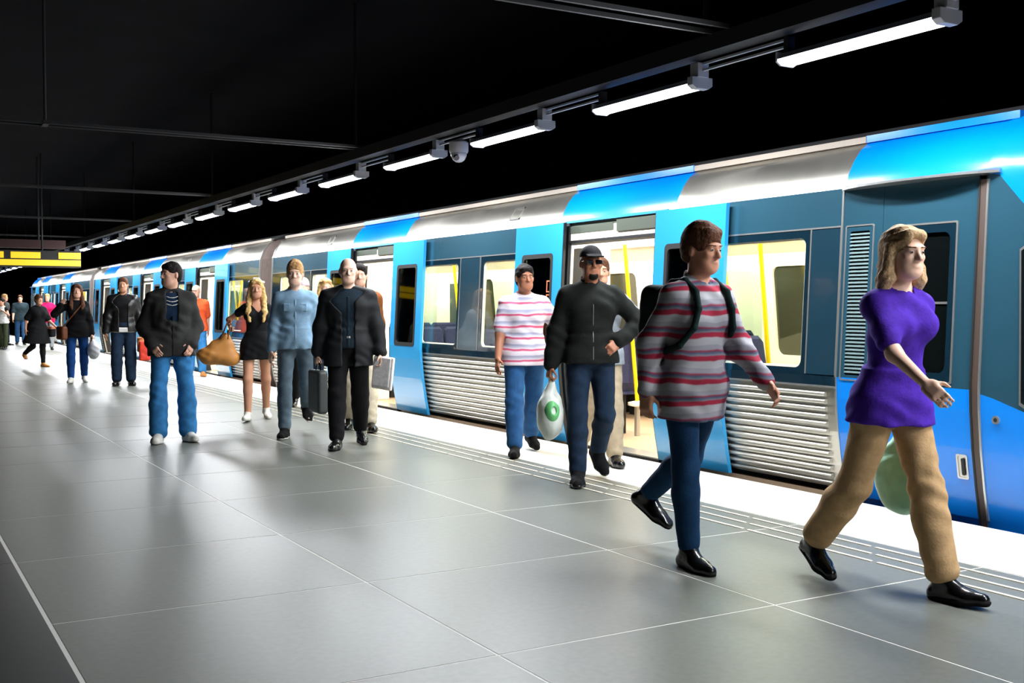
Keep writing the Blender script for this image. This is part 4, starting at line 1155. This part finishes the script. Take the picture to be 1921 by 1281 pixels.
# --- people just behind the suit man
h = Human(1.68, .92, True, legs=((10, 4, 4), (-10, 14, -12)), head=(16, 0))
W = (4.93, 13.1)
make_person(h, W, face_cam(*W), 'person in a white top half hidden behind the black suit', .0125, SK4, [trousers(h, F_JDARK), top(h, F_WHITE, 'white_top', .014, .9, -.08, .01), hair_long(h, HR_BLOND, .2)] + shoes(h, L_WHITE), seed=8., eyes=False)
h = Human(1.70, .95, True, legs=((8, 4, 4), (-10, 14, -12)), head=(-10, 0))
W = (5.02, 14.2)
make_person(h, W, face_cam(*W), 'person in a mauve knitted hat and white scarf behind the denim shirt', .0125, SK1, [trousers(h, F_BLACK), top(h, F_CHAR, 'coat', .022, .97, -.2, .02), collar(h, F_WHITE, .075, .07, openv=False), ('hat', [EL(h.h(0, .012, .05), (.09, .108, .098), h.Rh, .02), HALF(h.Rh @ V3(0, 0, -1), h.h(0, 0, .025))], fabric('hat_mauve', (176, 158, 162)), .002)] + shoes(h, L_BLACK), seed=9., eyes=False)
h = Human(1.79, 1.02, False, legs=((12, 4, 4), (-10, 14, -12)))
W = (4.62, 11.25)
make_person(h, W, face_cam(*W), 'person in a brown jacket right behind the shoulder of the black suit', .0115, SK1, [trousers(h, fabric('cloth_sand', (196, 184, 160))), top(h, F_BROWN, 'jacket', .022, .97, -.10, .01), collar(h, F_BROWN), hair_short(h, HR_DARK, .012)] + shoes(h, L_BLACK), seed=10., eyes=False)
# --- man in jeans and dark jacket, head turned
h = Human(1.78, 1.04, False, legs=((12, 10, 4), (10, 2, 2)), arms=({'hand': (.185, -.09, .0), 'pole': (.55, 1, -.2), 'thumb': (-.5, -.6, 0)}, {'hand': (-.185, -.09, .0), 'pole': (-.55, 1, -.2), 'thumb': (.5, -.6, 0)}), lean=0, head=(-58, 0), splay=.10, toe=.25, wide=1.0)
W = (2.64, 11.4)
P_JEANS = make_person(h, W, face_cam(*W, 6), 'person in a dark grey jacket, bright blue jeans and white sneakers looking aside', .0095, SK1,
    [trousers(h, F_JBLUE, t=.012, knee=.016, hem=.044, upto=.98, wr=.004), top(h, fabric('tee_navy', (22, 44, 70)), 'tshirt', .012, .3, -.04, 0, neck=.070), top(h, F_CHAR, 'jacket', .028, .99, -.12, -.012, slit=(.055, .24), wr=.006), collar(h, F_CHAR, .072, .05), hair_short(h, HR_DARK, .008, .04), brows(h, HR_DARK), front_strip(h, F_BLACK, 'zip', .0325, .006, -.115, .28, hem=-.12, flare=-.012)]
    + [('necklace', [RC(h.t(a * .018, -.128 - d * .1 + abs(a) * .004, .425 - d + a * a * .0016), h.t((a + 1) * .018, -.128 - d * .1 + abs(a + 1) * .004, .425 - d + (a + 1) ** 2 * .0016), .0055, .0055, .003) for a in range(-3, 3) for d in (-.04, 0., .035)], F_WHITE, 0., .006)] + shoes(h, L_WHITE, .012) + soles(h, F_WHITE, .014, .026), seed=11.)
# --- man in orange by the third door
h = Human(1.76, 1.08, False, legs=((10, 4, 4), (-8, 12, -8)), head=(-20, 0))
W = (5.52, 21.75)
make_person(h, W, face_cam(*W), 'person in a bright orange shirt and glasses by a far door', .013, SK1, [trousers(h, F_JBLUE), top(h, F_ORANGE, 'orange_shirt', .02, .4, -.08, .01), ('glasses', [RC(h.h(-.05, -.1, .01), h.h(.05, -.1, .01), .01, .01, .01)], L_BLACK, 0.)] + shoes(h, L_TAN), seed=12., eyes=False)
# --- person in leather jacket
h = Human(1.83, 1.02, False, legs=((6, 3, 2), (8, 6, 2)), arms=((4, 14, 22), (0, 12, 10)), head=(-8, 0), wide=1.06)
W = (3.80, 19.9); H_LE = h; LE = (W, face_cam(*W))
make_person(h, W, face_cam(*W), 'person in an open black leather jacket over a black shirt, dark jeans', .0115, SK2, [trousers(h, F_JDARK, t=.02, knee=.03, hem=.036), top(h, F_BLACK, 'black_shirt', .018, .3, -.02), ('white_hem', top(h, F_WHITE, 'white_hem', .022, .2, -.085, 0, arms=False)[1] + [HALF((0, 0, 1), h.t(0, 0, -.01))], F_WHITE, 0.), top(h, L_JACKET, 'leather_jacket', .03, .98, -.08, .01, openf=.12), hair_short(h, HR_BROWN, .01), collar(h, L_JACKET, .075, .05)] + shoes(h, L_BLACK, .012), seed=13., eyes=False)
# --- woman with a cross body bag
h = Human(1.72, 1.02, True, legs=((-8, 12, -10), (8, 3, 3)), arms=((0, 14, 10), {'hand': (-.26, -.16, .47), 'pole': (-1, .2, -1), 'thumb': (1, 0, .2)}), head=(4, 0))
W = (3.20, 20.9); H_WB = h; WB = (W, face_cam(*W))
make_person(h, W, face_cam(*W), 'person in a black jumper and blue jeans raising one hand', .0115, SK1, [trousers(h, fabric('denim_royal', (26, 70, 134), noise=.2, nscale=14), t=.01, knee=.012, hem=.014), top(h, F_BLACK, 'jumper', .018, .97, -.14, .02), hair_long(h, HR_BROWN, .12, vol=.014)] + shoes(h, L_WHITE), seed=14., eyes=False)
# --- far group at the left edge
h = Human(1.60, 1.0, True, legs=((4, 2, 0), (-4, 60, -20)), arms=((20, 20, 40), (-20, 20, 40)), lean=6)
W = (3.28, 26.9)
make_person(h, W, face_cam(*W, 30), 'far person in a black dress and black leggings walking at left', .014, SK2, [trousers(h, F_BLACK, t=.006, knee=.006, hem=.006), top(h, F_BLACK, 'dress', .03, .4, -.38, .14), hair_short(h, HR_BROWN, .02, .03)] + shoes(h, L_TAN), seed=15., eyes=False); H_FD = h; FD = (W, face_cam(*W, 30))
h = Human(1.74, 1.0, True, legs=((4, 2, 0), (-4, 6, 0)), arms=({'hand': (.2, -.1, .1), 'pole': (1, .3, 0)}, (0, 12, 10)))
W = (4.88, 37.6)
make_person(h, W, face_cam(*W), 'far person in a bright pink jacket with a hand on the hip', .016, SK1, [trousers(h, F_GREY), top(h, F_PINK, 'pink_jacket', .025, .97, -.1, .01), hair_short(h, HR_BLOND, .012)] + shoes(h, L_BLACK), seed=16., eyes=False)
h = Human(1.76, 1.1, False, legs=((10, 4, 0), (-10, 6, 0)), wide=1.1)
W = (4.70, 43.2)
make_person(h, W, face_cam(*W), 'far person in a dark green shirt and blue jeans near the platform edge', .018, SK1, [trousers(h, fabric('denim_far', (44, 84, 128))), top(h, F_SLATE, 'tshirt', .03, .4, -.1, .01), hair_short(h, HR_BROWN, .012)] + shoes(h, L_BLACK), seed=17., eyes=False)
h = Human(1.78, 1.1, False, legs=((6, 4, 0), (-6, 6, 0)), wide=1.1)
W = (4.10, 42.6)
make_person(h, W, face_cam(*W, 60), 'farthest person in dark jacket and trousers, between vest and green shirt wearers', .018, SK2, [trousers(h, F_NAVY), top(h, F_CHAR, 'jacket', .03, .9, -.1, .01), hair_short(h, HR_SAND, .012)] + shoes(h, L_BLACK), seed=18., eyes=False)
h = Human(1.60, .9, True, legs=((4, 2, 0), (-4, 6, 0)), arms=({'hand': (.12, -.2, .4), 'pole': (1, .2, -1)}, (0, 12, 10)))
W = (3.68, 38.6)
make_person(h, W, face_cam(*W, -30), 'far person in a black vest and olive trousers at the left picture edge', .016, SK2, [trousers(h, F_OLIVE), top(h, F_BLACK, 'vest', .014, .1, -.02, 0, neck=.09), top(h, F_WHITE, 'white_belt', .02, .1, -.06, 0, arms=False), hair_short(h, HR_DARK, .02)] + shoes(h, L_BLACK), seed=19., eyes=False)

# ================================================================ THINGS THEY CARRY
def place(o, W, dz=.003):
    (x, y), rz = W
    o.location = (x, y, dz); o.rotation_euler = (0, 0, rz)
    return o
def thing_sdf(name, prims, m, W, label, cat, vox=.008, wr=0., seed=0.):
    o = link(name, surface(prims, vox, wr, seed, name), m); place(o, W)
    return tag(o, label, cat)
def part_sdf(par, name, prims, m, vox=.006, wr=0.):
    o = link(name, surface(prims, vox, wr, 1., name), m); o.parent = par; return o
def yaw_of(v): return rotz(math.atan2(v[1], v[0]))
# briefcase in the suit man's right hand
g = H_SUIT.arms[-1]['grip']
R = rotz(.28)
case = thing_sdf('briefcase', [BX(g + V3(-.01, -.02, -.27), (.05, .20, .205), R, .03)], mat('case_grey', (62, 66, 66), rough=.45, bump=.05), W_SUIT, 'dark grey briefcase hanging from the hand of the person in the black suit', 'briefcase', .007)
part_sdf(case, 'handle', [RC(g + R @ V3(-.005, -.09, -.07), g + R @ V3(-.005, -.05, -.004), .009, .009, .01), RC(g + R @ V3(-.005, -.05, -.004), g + R @ V3(-.005, .05, -.004), .009, .009, .01), RC(g + R @ V3(-.005, .05, -.004), g + R @ V3(-.005, .09, -.07), .009, .009, .01)], L_BLACK, .005)
part_sdf(case, 'flap_seam', [BX(g + V3(-.01, -.02, -.16), (.049, .198, .006), R, .004)], L_BLACK, .005)
# newspaper in his left hand
g = H_SUIT.arms[1]['grip']
news = thing_sdf('newspaper', [BX(g + V3(.03, -.02, -.10), (.018, .11, .16), rotz(1.0) @ rotx(.12), .012)], mat('newsprint', (238, 232, 230), rough=.8, noise=.12, nscale=30), W_SUIT, 'folded newspaper in the other hand of the person in the black suit', 'newspaper', .006)
part_sdf(news, 'inner_fold', [BX(g + V3(.018, -.02, -.09), (.02, .098, .145), rotz(1.0) @ rotx(.12), .012)], mat('newsprint_b', (226, 222, 222), rough=.8, noise=.15, nscale=30), .006)
# carrier bag of the man in the cap
g = H_CAP.arms[-1]['grip']
bagp = [EL(g + V3(-.01, .0, -.30), (.105, .14, .19), I3, .03), RC(g + V3(0, 0, -.03), g + V3(-.01, 0, -.2), .02, .07, .05)]
bagm = mat('plastic_white', (232, 238, 228), rough=.35, noise=.05, nscale=10, bump=.3, bscale=14)
bag = thing_sdf('carrier_bag', bagp, bagm, W_CAP, 'white plastic carrier bag with green print, held by the person in the cap', 'bag', .008, .004, 2.)
part_sdf(bag, 'print', [EL(g + V3(-.01, -.055, -.27), (.07, .10, .11), I3, .01), EL(g + V3(-.01, -.05, -.36), (.055, .08, .035), I3, .01, -1), EL(g + V3(.0, -.10, -.25), (.02, .1, .03), I3, .01, -1)], mat('print_green', (110, 196, 120), rough=.4), .008)
for s in (-1, 1):
    part_sdf(bag, 'handle', [RC(g + V3(s * .012, .0, .005), g + V3(s * .03, .0, -.14), .008, .012, .01)], bagm, .006)
# shoulder tote of the blonde woman
g = H_BL.arms[-1]['el'] * .35 + H_BL.arms[-1]['wr'] * .65
bg = thing_sdf('tote_bag', [EL(g + V3(-.13, -.02, -.38), (.25, .10, .10), roty(.16), .05), RC(g + V3(-.26, -.02, -.40), g + V3(-.06, -.02, -.16), .06, .035, .10), RC(g + V3(.02, -.02, -.40), g + V3(-.04, -.02, -.16), .06, .035, .10), BX(g + V3(-.10, -.02, -.30), (.13, .045, .10), roty(.16), .04, .06)], L_TAN, BL, 'large tan leather tote hanging from the arm of the person in the black playsuit', 'bag', .009, .003)
for dy in (-.05, .03):
    part_sdf(bg, 'strap', [RC(g + V3(-.10, -.02 + dy, -.17), g + V3(-.015, -.01 + dy * .4, .045), .009, .009, .01), RC(g + V3(-.02, -.02 + dy, -.17), g + V3(.012, -.01 + dy * .4, .045), .009, .009, .01), RC(g + V3(-.015, -.01 + dy * .4, .045), g + V3(.012, -.01 + dy * .4, .045), .009, .009, .01)], L_BROWN, .006)
# backpack of the man in the striped shirt
h = H_STR
bp = thing_sdf('backpack', [BX(h.t(0, .25, .27), (.15, .085, .22), h.Rt, .06), BX(h.t(0, .33, .20), (.11, .04, .12), h.Rt, .03, .03)], fabric('pack_green', (24, 44, 42)), ((3.76, 4.56), math.radians(4)), 'dark green backpack worn by the person in the red and grey striped shirt', 'backpack', .009, .002)
for x in (-1, 1):
    pts = [h.t(x * .10, .20, .46), h.t(x * .105, .10, .52), h.t(x * .108, .0, .535), h.t(x * .112, -.09, .485), h.t(x * .12, -.128, .40), h.t(x * .14, -.125, .30), h.t(x * .175, -.06, .20), h.t(x * .175, .08, .14), h.t(x * .14, .2, .12)]
    part_sdf(bp, 'strap', [RC(a, b, .017, .017, .01) for a, b in zip(pts[:-1], pts[1:])], fabric('pack_green', (24, 44, 42)), .007)
# pale green shopping bag of the person in purple
h = H_PURPLE; g = h.arms[1]['grip']
sb = thing_sdf('shopping_bag', [EL(g + V3(.01, .0, -.27), (.09, .16, .18), I3, .03), RC(g + V3(0, 0, -.03), g + V3(0, 0, -.18), .02, .07, .05)], mat('plastic_green', (150, 206, 170), rough=.35, noise=.3, nscale=5, bump=.3, bscale=14), ((4.16, 3.60), math.radians(-4)), 'pale green plastic shopping bag behind the legs of the person in purple', 'bag', .008, .004, 1.)
for s in (-1, 1): part_sdf(sb, 'handle', [RC(g + V3(0, s * .012, .005), g + V3(0, s * .04, -.14), .008, .012, .01)], mat('plastic_green', (150, 206, 170)), .006)
# bags of the two people farther back
h = H_WB
cb = thing_sdf('crossbody_bag', [BX(h.t(-.26, -.08, -.06), (.06, .12, .12), rotz(.5), .04)], L_BROWN, WB, 'brown cross-body bag at the hip of the person in the black jumper', 'bag', .010, .002)
part_sdf(cb, 'strap', [RC(h.t(-.24, -.09, .05), h.t(-.05, -.165, .30), .012, .012, .01), RC(h.t(-.05, -.165, .30), h.t(.09, -.12, .47), .012, .012, .01), RC(h.t(.09, -.12, .47), h.t(.115, .02, .545), .012, .012, .01)], L_BROWN, .009)
g = h.arms[1]['grip']
wb = thing_sdf('carrier_bag', [EL(g + V3(.03, 0, -.22), (.11, .12, .16), I3, .03), RC(g, g + V3(.02, 0, -.15), .02, .06, .05)], mat('plastic_pale', (206, 208, 214), rough=.35), WB, 'small greyish white carrier bag in the hand of the person in the black jumper', 'bag', .011, .003)
part_sdf(wb, 'handle', [RC(g + V3(0, 0, .006), g + V3(.02, 0, -.12), .011, .014, .01)], mat('plastic_pale', (206, 208, 214)), .009)
h = H_LE; g = h.arms[1]['grip']
rb = thing_sdf('red_bag', [BX(g + V3(.05, 0, -.26), (.09, .14, .17), I3, .03)], mat('bag_red', (226, 62, 40), rough=.5), LE, 'bright red shopping bag hanging beside the person in the leather jacket', 'bag', .011, .002)
for s in (-1, 1): part_sdf(rb, 'handle', [RC(g + V3(0, s * .03, .004), g + V3(.04, s * .07, -.12), .010, .010, .01)], L_TAN, .009)
tb = thing_sdf('tan_bag', [BX(g + V3(.02, .24, -.16), (.09, .06, .13), I3, .03)], L_TAN, LE, 'tan handbag between the leather jacket and the red bag', 'bag', .011, .002)
part_sdf(tb, 'strap', [RC(g + V3(.02, .16, -.04), g + V3(0, .05, .06), .010, .010, .01), RC(g + V3(.02, .24, -.04), g + V3(0, .05, .06), .010, .010, .01)], L_BROWN, .009)
h = H_FD
db = thing_sdf('shoulder_bag', [BX(h.t(.30, -.02, -.10), (.08, .15, .12), rotz(.2), .04)], F_BLACK, FD, 'dark shoulder bag with a brown band beside the far person in the black dress', 'bag', .012, .002)
part_sdf(db, 'band', [BX(h.t(.30, -.02, -.0), (.083, .152, .035), rotz(.2), .02)], mat('band_brown', (178, 112, 82), rough=.6), .011)
part_sdf(db, 'strap', [RC(h.t(.29, -.05, .02), h.t(.16, .0, .52), .012, .012, .01)], F_BLACK, .010)
